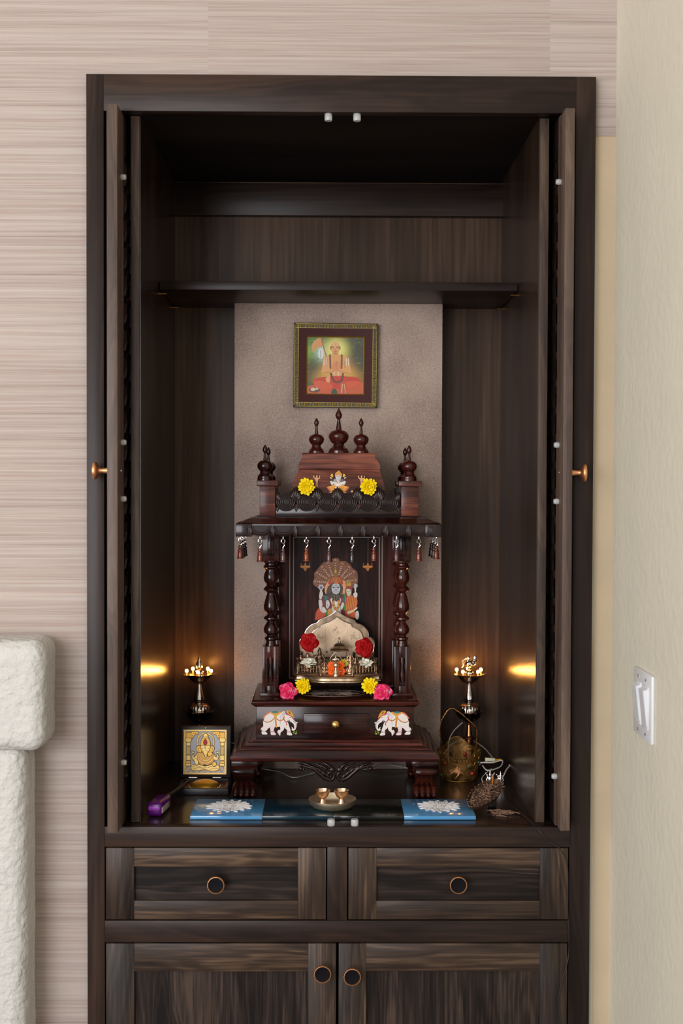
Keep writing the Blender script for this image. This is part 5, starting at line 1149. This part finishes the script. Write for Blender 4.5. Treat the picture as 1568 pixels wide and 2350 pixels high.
# tiled floor, border, pillars, spandrels
for y_ in (1110, 1165, 1220, 1275): gl([(270, y_), (1320, y_)], 12, .35, Gd, False)
for k in range(-4, 5): gl([(790+k*110, 1110), (790+k*150, 1290)], 16, .35, Gm, False)
for p_ in ([(240, 190), (1350, 190)], [(240, 1305), (1350, 1305)], [(262, 190), (262, 1310)], [(1320, 190), (1320, 1310)]): gl(p_, 62, .5, Gl, False)
for t in np.arange(200, 1310, 26): A.ell(266, t, 7, 7, Gm); A.ell(1318, t, 7, 7, Gm)
for t in np.arange(260, 1330, 26): A.ell(t, 212, 7, 7, Gm); A.ell(t, 1296, 7, 7, Gm)
for sx in (-1, 1):
    X_ = lambda v: 795+sx*v
    gp([(X_(370), 240), (X_(500), 240), (X_(500), 400), (X_(370), 400)], .6, Gd, False); gp([(X_(365), 395), (X_(505), 395), (X_(520), 450), (X_(490), 490), (X_(385), 490), (X_(360), 450)], .8, Gl)
    gp([(X_(385), 500), (X_(490), 500), (X_(490), 590), (X_(385), 590)], .6, Gl, False); gp([(X_(390), 600), (X_(485), 600), (X_(485), 820), (X_(390), 820)], .5, (206, 176, 96), False)
    gp([(X_(380), 825), (X_(490), 825), (X_(490), 960), (X_(380), 960)], .7, Gl, False); gp([(X_(375), 970), (X_(500), 970), (X_(500), 1030), (X_(375), 1030)], .8, Gd, False); gp([(X_(375), 1035), (X_(500), 1035), (X_(500), 1100), (X_(375), 1100)], .8, Gl, False)
    gp([(X_(360), 240), (X_(180), 240), (X_(200), 290), (X_(270), 310), (X_(300), 360), (X_(350), 430), (X_(365), 430)], .6, Gd)
    for q_ in ((300, 270), (250, 265), (340, 330), (345, 385)): A.ell(X_(q_[0]), q_[1], 16, 10, Gk, rot=.6)
    for t in range(610, 820, 24): A.line([(X_(395), t), (X_(480), t)], Gm, 5)
    for t in range(255, 395, 24): A.line([(X_(380), t), (X_(490), t)], Gm, 6)
halo = [(800+215*math.cos(a), 490+220*math.sin(a)) for a in np.linspace(-PI-.35, .35, 30)]
A.line(halo, Gk, 50); gl(halo, 40, .8, Gl, False); A.beads(halo, Gm, 8, 30, sm=False)
# cushion and legs
gp([(430, 1160), (460, 1080), (600, 1050), (800, 1100), (980, 1060), (1130, 1080), (1160, 1140), (1120, 1210), (940, 1230), (800, 1190), (660, 1215), (480, 1215)], .9, Gl)
for l_ in ([(470, 1120), (560, 1090), (700, 1130)], [(480, 1180), (600, 1140), (760, 1150)], [(860, 1150), (960, 1110), (1080, 1120)], [(680, 1200), (800, 1140), (960, 1110)], [(900, 1200), (1000, 1160), (1120, 1160)]): A.line(l_, Gk, 8, sm=True); 
# body
gp([(570, 780), (640, 750), (960, 750), (1030, 800), (1040, 930), (980, 1020), (860, 1080), (700, 1080), (600, 980), (560, 860)], 1.2, (222, 164, 84))
for k in range(6):
    r = 90+k*34; A.line([(800+r*math.cos(a)*.95, 810+r*math.sin(a)*.95) for a in np.linspace(.25, PI-.25, 14)], Gm if k % 2 else Gl, 12, k=1)
    A.beads([(800+(r+16)*math.cos(a)*.95, 810+(r+16)*math.sin(a)*.95) for a in np.linspace(.25, PI-.25, 24)], Gk, 5, 24, sm=False)
for sx in (-1, 1):
    X_ = lambda v: 795+sx*v
    gp([(X_(230), 790), (X_(200), 900), (X_(280), 960), (X_(330), 930), (X_(350), 860), (X_(320), 790), (X_(290), 810), (X_(290), 870), (X_(250), 840)], 1.1, Gl); gp([(X_(280), 730), (X_(350), 715), (X_(350), 770), (X_(290), 780)], 1.1, Gl, False)
    for k in range(4): A.line([(X_(300), 820+k*26), (X_(345), 815+k*26)], Gk, 6)
gp([(560, 900), (620, 980), (610, 1060), (560, 1070), (520, 1000), (500, 930)], 1.3, Gl); gp([(980, 1010), (1070, 1000), (1090, 1060), (1050, 1100), (990, 1090)], 1.3, Gd)
for sx in (-1, 1):
    X_ = lambda v: 795+sx*v
    gp([(X_(90), 590), (X_(200), 590), (X_(240), 660), (X_(190), 740), (X_(110), 760), (X_(80), 680)], 1.4, Gd); A.line([(X_(110), 620), (X_(190), 650), (X_(150), 720)], Gk, 7, sm=True)
gp([(700, 420), (730, 360), (760, 300), (840, 300), (870, 360), (900, 420), (930, 500), (910, 590), (690, 590), (670, 500)], 1.5, Gd); A.line([(720, 390), (880, 390)], Gk, 8); A.line([(730, 350), (870, 350)], Gk, 6); gp([(740, 350), (760, 285), (800, 270), (840, 285), (860, 350)], 1.6, Gl)
for q_ in ((700, 500), (715, 560), (720, 450), (880, 450), (890, 500), (880, 560)): A.ell(q_[0], q_[1], 16, 16, Gk); A.ell(q_[0], q_[1], 11, 11, Gl, k=1)
gp([(690, 580), (910, 580), (920, 640), (890, 720), (850, 780), (840, 860), (790, 870), (760, 800), (720, 740), (690, 660)], 1.8, Gl); A.line([(715, 640), (740, 660)], Gk, 10); A.line([(860, 660), (890, 640)], Gk, 10)
A.line([(740, 720), (790, 840), (850, 790)], Gk, 7, sm=True); A.line([(840, 700), (870, 760), (960, 780)], Gk, 7, sm=True); gp([(850, 780), (900, 740), (980, 760), (960, 830), (880, 850)], 1.5, Gd)
A.poly([(795, 405), (840, 470), (835, 540), (795, 565), (755, 540), (750, 470)], (196, 24, 44), k=0, hg=2.2); A.ell(790, 600, 15, 15, (246, 244, 230), k=0, hg=2.2); A.ell(792, 640, 12, 20, (110, 130, 116)); A.ell(792, 685, 12, 12, (246, 244, 230), k=0, hg=2)
A.ell(780, 1078, 34, 24, (10, 110, 70), k=0, hg=2)
A.hblur(5)
yy = yl-.0012
A.mesh('gold_relief', [vcol('relief_ground', rough=.4), ARTG], yy+.0002, bt, rect=(AX(420.5, 1726, yy), AX(519.5, 1726, yy), AZ(470, 1777, yy), AZ(470, 1676, yy)), hs=.0014, tilt=lean)
o = bpy.data.objects['gold_relief']
for v in o.data.vertices: v.co.y += (AZ(470, 1777, yy)-lz0)*lean
WLz = 0

# ------------------------------------------------------------------ coloured tiles with white patterns
yt0, yt1 = .048, .172; zT = ZN+.0068
def tile(pa, pb, m, label, dz=0):
    x0, x1 = AX(pa, 1880, yt0), AX(pb, 1880, yt0)
    o = MB().box(x0, x1, yt0+dz, yt1+dz, ZN+.0003, zT, b=.0006).build('glass_tile', m, smooth=30); return tag(o, label, 'tile', 'row of acrylic tiles on the niche floor')
BL = mat('blue_acrylic', (84, 152, 204), rough=.13, coat=.3); TE = mat('smoky_teal_acrylic', (20, 48, 62), rough=.16); DK = mat('smoky_green_acrylic', (24, 29, 26), rough=.16)
tile(436.5, 601.5, BL, 'bright blue acrylic tile with white pattern at the left end of the row')
tile(602, 765, TE, 'dark teal see-through tile left of the middle, under the brass plate'); tile(765.4, 927.6, DK, 'blackish green tile right of the middle, under the brass plate')
tile(928, 1092.5, BL, 'bright blue acrylic tile with white pattern at the right end of the row')
def rangoli(px, label, seed):
    b = MB(); x, y = AX(px, 1858, .112), .113; Rr = .041 if seed == 1 else .040; random.seed(seed); z_ = zT+.0012
    for k in range(16):
        a = 2*PI*k/16
        for r0, r1, wd in ((.28, .60, .075), (.42, .80, .085), (.62, 1.04, .085)):
            aa = a+(0 if r0 in (.28, .62) else PI/16)+random.uniform(-.04, .04); L_ = (r1-r0)*Rr/2; m_ = Rr*(r0+r1)/2*random.uniform(.9, 1.08)
            pts = [(x+math.cos(aa)*(m_+L_*math.cos(t))-math.sin(aa)*Rr*wd*math.sin(t), y+math.sin(aa)*(m_+L_*math.cos(t))+math.cos(aa)*Rr*wd*math.sin(t), z_+random.uniform(0, .0006)) for t in np.linspace(0, 2*PI, 13)[:-1]]
            b.tube(pts, .0011, 6, closed=True)
            b.tube([(x+math.cos(aa)*(m_-L_*.6), y+math.sin(aa)*(m_-L_*.6), z_), (x+math.cos(aa)*(m_+L_*.5), y+math.sin(aa)*(m_+L_*.5), z_)], .0012, 5)
    b.lathe([(Rr*.42, 0), (Rr*.36, .0012), (Rr*.16, .0018), (0, .0014)], (x, y, zT+.0001), n=30)
    for k in range(10): a = random.uniform(0, 6.28); r = Rr*random.uniform(.05, .3); b.tube([(x+r*math.cos(a+t), y+r*math.sin(a+t), z_+.0008) for t in np.linspace(0, 1.2, 5)], .0009, 5)
    return tag(b.build('floral_ornament', mat('white_cord', (238, 236, 238), rough=.75)), label, 'ornament', 'white floral pattern ornaments on the blue tiles')
rangoli(527, 'white looped floral ornament lying on the left blue tile', 1); rangoli(1009, 'white looped floral ornament lying on the right blue tile', 2)

# ------------------------------------------------------------------ brass plate and two cups
yp_ = .112; xp = AX(763, 1860, yp_); R_ = 54.5*S(yp_)
tag(MB().lathe([(0, 0), (R_*.70, 0), (R_*.82, .002), (R_*.94, .007), (R_, .0145), (R_*1.005, .0165), (R_*.985, .0165), (R_*.96, .0145), (R_*.9, .008), (R_*.78, .0032), (R_*.66, .0018), (R_*.62, .0026), (R_*.58, .0018), (R_*.3, .0018), (R_*.28, .0024), (R_*.25, .0018), (0, .0018)], (xp, yp_, zT), n=72).build('brass_plate', BRASSP), 'round shallow pale brass plate holding two cups, standing on the dark tiles', 'plate')
for px, lb in ((740.5, 'left pale brass footed cup on the round plate'), (784, 'right pale brass footed cup on the round plate')):
    xx = AX(px, 1830, yp_+.003); r = 17.5*S(yp_); z0_ = zT+.0020
    o = MB().lathe([(0, 0), (.0088, 0), (.0085, .0012), (.0052, .009), (.0045, .0125), (.006, .014), (r*.72, .018), (r*.9, .0235), (r, .0275), (r*1.06, .0290), (r*1.06, .0298), (r*.98, .0292), (r*.88, .0248), (r*.66, .0195), (.004, .0165), (0, .016)], (xx, yp_+.004, z0_), n=40).build('footed_cup', mat('rose_brass', (238, 204, 172), rough=.26, metal=1))
    tag(o, lb, 'cup', 'brass cups')

# ------------------------------------------------------------------ gold gauze basket
yk = .372; kx = AX(1053, 1780, yk); rb = 41*S(yk); rt = 50*S(yk)
kt = thing('wire_basket', 'gold gauze and wire basket with red and green beads and a tall twisted handle', 'basket', (kx, yk, ZN))
def gauze():
    m, nt, b = pbsdf('gold_gauze'); N = nt.nodes; L = nt.links; tc = N.new('ShaderNodeTexCoord')
    b.inputs['Base Color'].default_value = (*lin((140, 104, 50)), 1); b.inputs['Metallic'].default_value = .7; b.inputs['Roughness'].default_value = .45
    n = N.new('ShaderNodeTexNoise'); n.inputs['Scale'].default_value = 900; n.inputs['Detail'].default_value = 1; L.new(tc.outputs['Object'], n.inputs['Vector'])
    n2 = N.new('ShaderNodeTexNoise'); n2.inputs['Scale'].default_value = 50; n2.inputs['Detail'].default_value = 3; L.new(tc.outputs['Object'], n2.inputs['Vector'])
    r = N.new('ShaderNodeMapRange'); L.new(n.outputs['Fac'], r.inputs[0]); r.inputs[1].default_value = .42; r.inputs[2].default_value = .58; r.inputs[3].default_value = .25; r.inputs[4].default_value = .85
    r2 = N.new('ShaderNodeValToRGB'); r2.color_ramp.elements[0].position = .4; r2.color_ramp.elements[0].color = (*lin((96, 72, 34)), 1); r2.color_ramp.elements[1].position = .65; r2.color_ramp.elements[1].color = (*lin((206, 150, 84)), 1)
    L.new(n2.outputs['Fac'], r2.inputs[0]); L.new(r2.outputs[0], b.inputs['Base Color']); L.new(r.outputs[0], b.inputs['Alpha']); return m
def kr(a): return math.cos(6*a+.6)
def kz(a, t): top = .058+.0085*math.sin(3*a+PI)*1.0+.006*abs(math.sin(3*a)); return t*top+.006*math.sin(a+.3)*t
def kp(a, t, off=0): r = rb+(rt-rb)*t**.8+.0012*kr(a)*t+off; return (kx+r*math.cos(a), yk+r*math.sin(a), ZN+.0008+kz(a, t))
G_ = [[kp(2*PI*j/72, i/10) for j in range(73)] for i in range(11)]
MB().grid(G_).lathe([(0, 0), (rb, 0)], (kx, yk, ZN+.001), n=40).build('gauze_body', gauze(), kt, smooth=60)
b = MB(); b.tube([kp(2*PI*j/72, 1) for j in range(72)], .0008, 6, closed=True); b.tube([kp(2*PI*j/60, 0) for j in range(60)], .0011, 6, closed=True)
for k in range(6): a = k*PI/3+.3; b.tube([kp(a+.12*math.sin(t*PI), t, .0006) for t in np.linspace(0, 1, 8)], .0006, 5)
for a0 in (-1.95, -1.0, -.2, -2.7):
    b.tube([kp(a0+.0042/rb*(5-i*.14)*math.cos(i*.5)*.55, .62+.085*(5-i*.14)*.55*math.sin(i*.5)*.6, .0012) for i in range(32)], .00045, 5)
for k in range(22): a = -PI*k/22; b.tube([kp(a+.05*math.cos(t), .86+.06*math.sin(t), .0006) for t in np.linspace(0, 2*PI, 8)[:-1]], .0003, 4, closed=True)
b.build('wire_frame', GOLD, kt)
b = MB()   # stag of copper foil on the front
fol = [(-.016, .012), (-.013, .018), (-.008, .0195), (-.004, .019), (-.002, .023), (-.005, .027), (-.009, .030), (-.0105, .035), (-.008, .033), (-.006, .037), (-.0055, .031), (-.002, .029), (.000, .032), (.0005, .038), (.002, .033), (.006, .038), (.0055, .033), (.009, .033), (.004, .029), (.0045, .026), (.002, .024), (.0045, .018), (.0055, .012), (.011, .009), (.010, .003), (.0085, .0075), (.003, .008), (.001, .003), (-.004, -.003), (-.006, -.004), (-.001, .004), (-.001, .009), (-.008, .010), (-.011, .006), (-.016, .003), (-.013, .008)]
b.prism([(kx-.006+x*1.1, ZN+.012+z_*.95) for x, z_ in fol], 0, .0004)
for v in b.v: v.y = yk-math.sqrt(max(1e-6, (rb+.004)**2-(v.x-kx)**2))-.0012+v.y
b.build('stag_ornament', mat('copper_foil', (196, 136, 88), rough=.4, metal=.8, var=.4, vscale=200), kt, smooth=0)
beads_ = [(1022, 1751, 'r'), (1014, 1778, 'g'), (1084, 1775, 'r'), (1098, 1749, 'g'), (1067, 1731, 'r'), (1076, 1760, 'g')]
RB = mat('red_glass_bead', (170, 10, 14), rough=.1, coat=1); GB = mat('green_glass_bead', (8, 84, 30), rough=.1, coat=1)
for px, py, c_ in beads_:
    dx = AX(px, py, yk-.035)-kx; r = rb+.004; y = (yk-math.sqrt(max(1e-6, r*r-min(dx*dx, r*r*.98)))) if py != 1731 else yk+.036
    r2 = .0042 if c_ == 'r' else .0032
    MB().sph((AX(px, py, y), y-.001, AZ(px, py, y)), r2, 14).build('bead', RB if c_ == 'r' else GB, kt)
pA = Vector(kp(-2.45, .98)); pB = Vector(kp(-.75, .98)); top = at(1040, 1626, yk)
hp = cr([tuple(pA), (pA.x-.007, pA.y+.008, pA.z+.04), (top.x-.020, yk-.006, top.z-.016), tuple(top), (pB.x-.006, yk-.004, top.z-.030), (pB.x+.0015, pB.y+.006, pB.z+.04), tuple(pB)], 14, False)
b = MB()
for ph in (0, PI): b.tube([(p[0]+.0009*math.cos(i*.9+ph), p[1]+.0009*math.sin(i*.9+ph), p[2]) for i, p in enumerate(hp)], .0008, 5)
b.build('twisted_handle', mat('old_gold_handle', (160, 116, 70), rough=.35, metal=1), kt)

# ------------------------------------------------------------------ right-hand clutter
yi_ = .300; ii = thing('twin_idol_plate', 'pair of bright silver idols on one small flat plate behind the leaf dish', 'idol', (AX(1137, 1806, yi_), yi_, ZN))
xw0, xw1 = AX(1115, 1806, yi_), AX(1159, 1806, yi_)
MB().box(xw0, xw1, yi_-.009, yi_+.009, ZN+.0004, ZN+.0024, b=.0008).build('plate', SILVB, ii)
for px, top_, k in ((1125, 1765, 0), (1149, 1769, 1)):
    H = AZ(px, top_, yi_)-ZN-.0024; b = MB()
    b.lathe([(.34, 0), (.34, .06), (.28, .10)], n=18); b.sph((0, 0, .17), (.32, .2, .1)); b.sph((0, 0, .38), (.18, .14, .2)); b.sph((0, -.04, .62), (.11, .11, .12)); b.lathe([(.11, .68), (.12, .72), (.07, .80), (.05, .88), (.025, .93), (.03, .96), (0, 1.0)], n=12)
    for s_ in (-1, 1):
        capsule(b, (s_*.18, 0, .5), (s_*.28, -.03, .33), .06, .05); capsule(b, (s_*.28, -.03, .33), (s_*.15, -.15, .28), .05, .04); capsule(b, (s_*.2, .02, .52), (s_*.32, .02, .7), .05, .04); b.sph((s_*.32, .02, .74), .07); b.sph((s_*.22, 0, .17), (.13, .16, .08)); b.sph((s_*.2, .04, .62), .07)
    if k: capsule(b, (0, -.12, .6), (0, -.18, .4), .06, .04); b.sph((-.15, 0, .6), (.09, .04, .1)); b.sph((.15, 0, .6), (.09, .04, .1))
    b.v = [Matrix.Diagonal((H*.82, H*.7, H, 1)) @ v for v in b.v]
    o = b.build('figure', SILVB, ii, loc=(AX(px, 1800, yi_), yi_, ZN+.0022)); md = o.modifiers.new('skin', 'REMESH'); md.mode = 'VOXEL'; md.voxel_size = .0005; md.use_smooth_shade = True
# leaf-shaped incense dish, tilted, one end on the blue tile
lc = Vector((AX(1112, 1838, .13), .128, 0)); ang = math.atan2(.075, .060)
ld = thing('incense_dish', 'brown leaf-shaped metal dish full of ash and incense ends, tipped onto the blue tile', 'dish', (lc.x, lc.y, ZN))
La, Lb = .055, .0215
Md = Matrix.Translation((lc.x, lc.y, ZN+.0275)) @ Matrix.Rotation(ang, 4, 'Z') @ Matrix.Rotation(-math.radians(16), 4, 'Y') @ Matrix.Rotation(math.radians(12), 4, 'X')
def lf(a, t, z): 
    wx = math.cos(a); wy = math.sin(a); sc_ = 1+.02*math.cos(22*a)*(t > .95)
    return (La*t*wx*sc_, Lb*t*wy*(1.15-.25*wx*wx+.1*wx)*sc_, z)
P_ = []
for t, z_ in ((0, -.006), (.5, -.006), (.85, -.004), (.97, .002), (1.0, .0035), (1.02, .003), (.99, -.001), (.9, -.0065), (.5, -.009), (0, -.009)): P_.append([lf(2*PI*j/66, t, z_) for j in range(67)])
DISH = mat('brown_cast_metal', (104, 76, 58), rough=.5, metal=.5, bump=.6, bscale=400, var=.4, vscale=200)
MB().grid(P_, M=Md).build('dish_body', DISH, ld)
b = MB()
for k in range(30):
    a = 2*PI*k/30; p = lf(a, 1.0, .003); b.sph(p, .0014, 6, M=Md)
b.build('beaded_rim', mat('silvered_beads', (190, 176, 150), rough=.3, metal=.9), ld)
random.seed(14); b = MB(); b.grid([[lf(2*PI*j/36, t, -.0035+.0035*(1-t)+.001*math.sin(9*t+j*1.3)) for j in range(37)] for t in (0, .2, .4, .6, .75, .88)], M=Md)
tag_ash = b.build('ash', mat('ash_brown', (92, 66, 54), rough=.9, var=.6, vscale=300, bump=1, bscale=500), ld)
b = MB()
for k in range(130):
    a, t = random.uniform(0, 6.28), random.uniform(0, .82); p = Vector(lf(a, t, .001+random.uniform(-.001, .003))); d = random.uniform(0, 3.14); L_ = random.uniform(.001, .0048)
    b.tube([p-Vector((L_*math.cos(d), L_*math.sin(d), 0)), p+Vector((L_*math.cos(d), L_*math.sin(d), random.uniform(-.001, .001)))], .00085, 5, M=Md)
o = b.build('incense_ash_rolls', mat('ash_rolls', (142, 108, 88), rough=.9, var=.3, vscale=200), ld); o['kind'] = 'stuff'
STK = mat('orange_stick', (206, 124, 30), rough=.6)
pS = at(1130, 1814, .168); pE = at(1132, 1779, .160)
MB().tube([pS, pE], .0011, 6).build('incense_stick', STK, ld)
for q1, q2 in (((1087, 1848), (1091, 1838)), ((1097, 1847), (1104, 1838))): MB().tube([at(*q1, .108), at(*q2, .112)], .0007, 5).build('incense_stick', STK, ld)
MB().lathe([(.0042, 0), (.0042, .001), (.002, .002)], n=14, M=Matrix.Translation(at(1130, 1816, .167))).build('kumkum_holder', mat('red_dot', (190, 20, 40), rough=.5), ld)
MB().box(lc.x+.008, lc.x+.024, lc.y+.004, lc.y+.022, ZN+.0004, ZN+.0165, b=.002).build('pedestal', mat('dark_pedestal', (20, 15, 13), rough=.5), ld)
b = MB(); random.seed(4)
for k in range(34):
    p = at(random.gauss(1150, 13), 1857, .095); p.z = ZN+.0012+random.uniform(0, .003); p.y = .092+random.gauss(0, .009); d = random.uniform(-.9, .9); L_ = random.uniform(.004, .010)
    b.tube([p-Vector((L_*math.cos(d), L_*math.sin(d), 0)), p+Vector((L_*math.cos(d), L_*math.sin(d), random.uniform(0, .001)))], .0009, 5)
o = b.build('fallen_ash', MATS['ash_rolls']); o['kind'] = 'stuff'; tag(o, 'scattered brown incense ash rolls on the floor right of the leaf dish', 'ash')
# gas lighter
gx0, gz0 = at(357, 1862, .075).x, ZN
gl_ = thing('gas_lighter', 'purple and black long-nosed gas lighter lying in the left front corner of the niche', 'lighter', (gx0, .09, ZN))
PUR = mat('purple_plastic', (84, 8, 106), rough=.3, coat=.1); Mg = Matrix.Translation((gx0, .066, ZN)) @ Matrix.Rotation(-.14, 4, 'Z')
MB().box(-.0155, .0125, 0, .070, .0008, .026, b=.006, M=Mg, seg=3).build('handle', PUR, gl_)
MB().box(-.0125, .0095, -.0012, .004, .012, .020, b=.0012, M=Mg).build('handle_end_label', mat('lilac_label', (150, 60, 176), rough=.4), gl_)
MB().box(.0118, .0136, .004, .05, .006, .017, b=.0008, M=Mg).build('trigger', mat('pale_sticker', (170, 160, 150), rough=.4), gl_)
MB().tube([(-.001, .068, .017), (.004, .1, .018), (.012, .20, .019)], [.0065, .0045, .004], 12, M=Mg).build('barrel', mat('black_barrel', (14, 12, 12), rough=.55), gl_)
# cables
def cable(name, pts, r, m, label):
    return tag(MB().tube(cr([tuple(p) for p in pts], 8, False), r, 7).build(name, m, smooth=60), label, 'cable')
cable('power_cable', [at(1062, 1658, .48), at(1040, 1680, .485), at(1030, 1708, .48), at(1035, 1760, .47), at(1075, 1770, .43), at(1105, 1752, .40), at(1128, 1744, .39)], .0014, CABLEW, 'thin grey-white cable dropping beside the peacock lamp into the wire basket')
cable('power_cable', [at(1020, 1730, .45), at(1040, 1706, .48), at(1075, 1697, .505), at(1110, 1715, .50), at(1135, 1745, .44)], .0014, CABLEW, 'thin grey cable arching behind the stem of the peacock lamp')
cable('power_cable', [at(1098, 1749.5, .36), at(1130, 1750, .355), at(1153, 1745, .36), at(1148, 1760, .33), at(1120, 1768, .31), at(1108, 1757, .34)], .0015, CABLEW, 'white cable loop right of the wire basket under the plug')
cable('power_cable', [at(1158, 1776, .31), at(1164, 1765, .33), at(1172, 1756, .35), at(1168, 1757, .352)], .0017, CABLEW, 'short white cable end standing up right of the silver idols')
cable('power_cable', [at(1112, 1799, .30), at(1106, 1788, .31), at(1112, 1778, .33), at(1128, 1764, .36)], .0010, CABLEW, 'thin white wire curling left of the silver idols')
cable('power_cable', [(AX(590, 1763, .42), .40, AZ(590, 1763, .40)), at(640, 1771, .41), at(673, 1784, .36), at(712, 1776, .40), at(760, 1764, .43), at(850, 1765, .43), at(890, 1755, .44), at(945, 1765, .43)], .0010, CABLEW, 'thin white cable lying under the shrine between its feet')
cable('power_cable', [at(531, 1704, .40), at(549, 1712, .40), at(560, 1716, .43)], .0010, CABLEW, 'short thin cable between the black box and the shrine base')
pg = thing('plug_connector', 'cream plug connector with yellow tape beside the wire basket', 'plug', at(1130, 1742, .37))
MB().box(-.0105, .0105, -.004, .004, -.0035, .0035, b=.001, M=Matrix.Translation(at(1125, 1743, .37)) @ Matrix.Rotation(.05, 4, 'Y')).build('connector_body', mat('cream_plastic', (214, 206, 176), rough=.4), pg)
MB().tube([at(1137, 1745, .37), at(1150, 1744, .37)], .0028, 8).build('yellow_tape', mat('yellow_tape', (190, 140, 20), rough=.4), pg)
BLKC = mat('dark_cord', (44, 40, 37), rough=.3, coat=.4)
cable('front_cord', [at(1152, 1790, .28), (AX(1160, 1830, .2), .2, ZN+.0015), (AX(1200, 1872, .08), .08, ZN+.0014), (AX(1222, 1890, .02), .02, ZN+.0014), (AX(1240, 1908, -.003), -.0035, AZ(1240, 1908, 0)), (AX(1262, 1930, -.003), -.003, AZ(1262, 1930, 0)), (AX(1284, 1946, -.002), -.002, AZ(1284, 1946, 0)), (AX(1302, 1985, -.002), -.0022, AZ(1302, 1985, 0)), (AX(1303, 2090, -.002), -.0022, AZ(1303, 2090, 0)), (AX(1306, 2140, -.002), -.0022, AZ(1306, 2140, 0)), (AX(1304, 2200, -.002), -.0022, AZ(1304, 2200, 0)), (AX(1286, 2265, -.002), -.0022, AZ(1286, 2265, 0)), (AX(1283, 2310, -.002), -.0022, AZ(1283, 2310, 0)), (AX(1290, 2360, -.002), -.0022, AZ(1290, 2360, 0))], .0009, BLKC, 'thin dark cord leaving the niche and running down the right cabinet front')
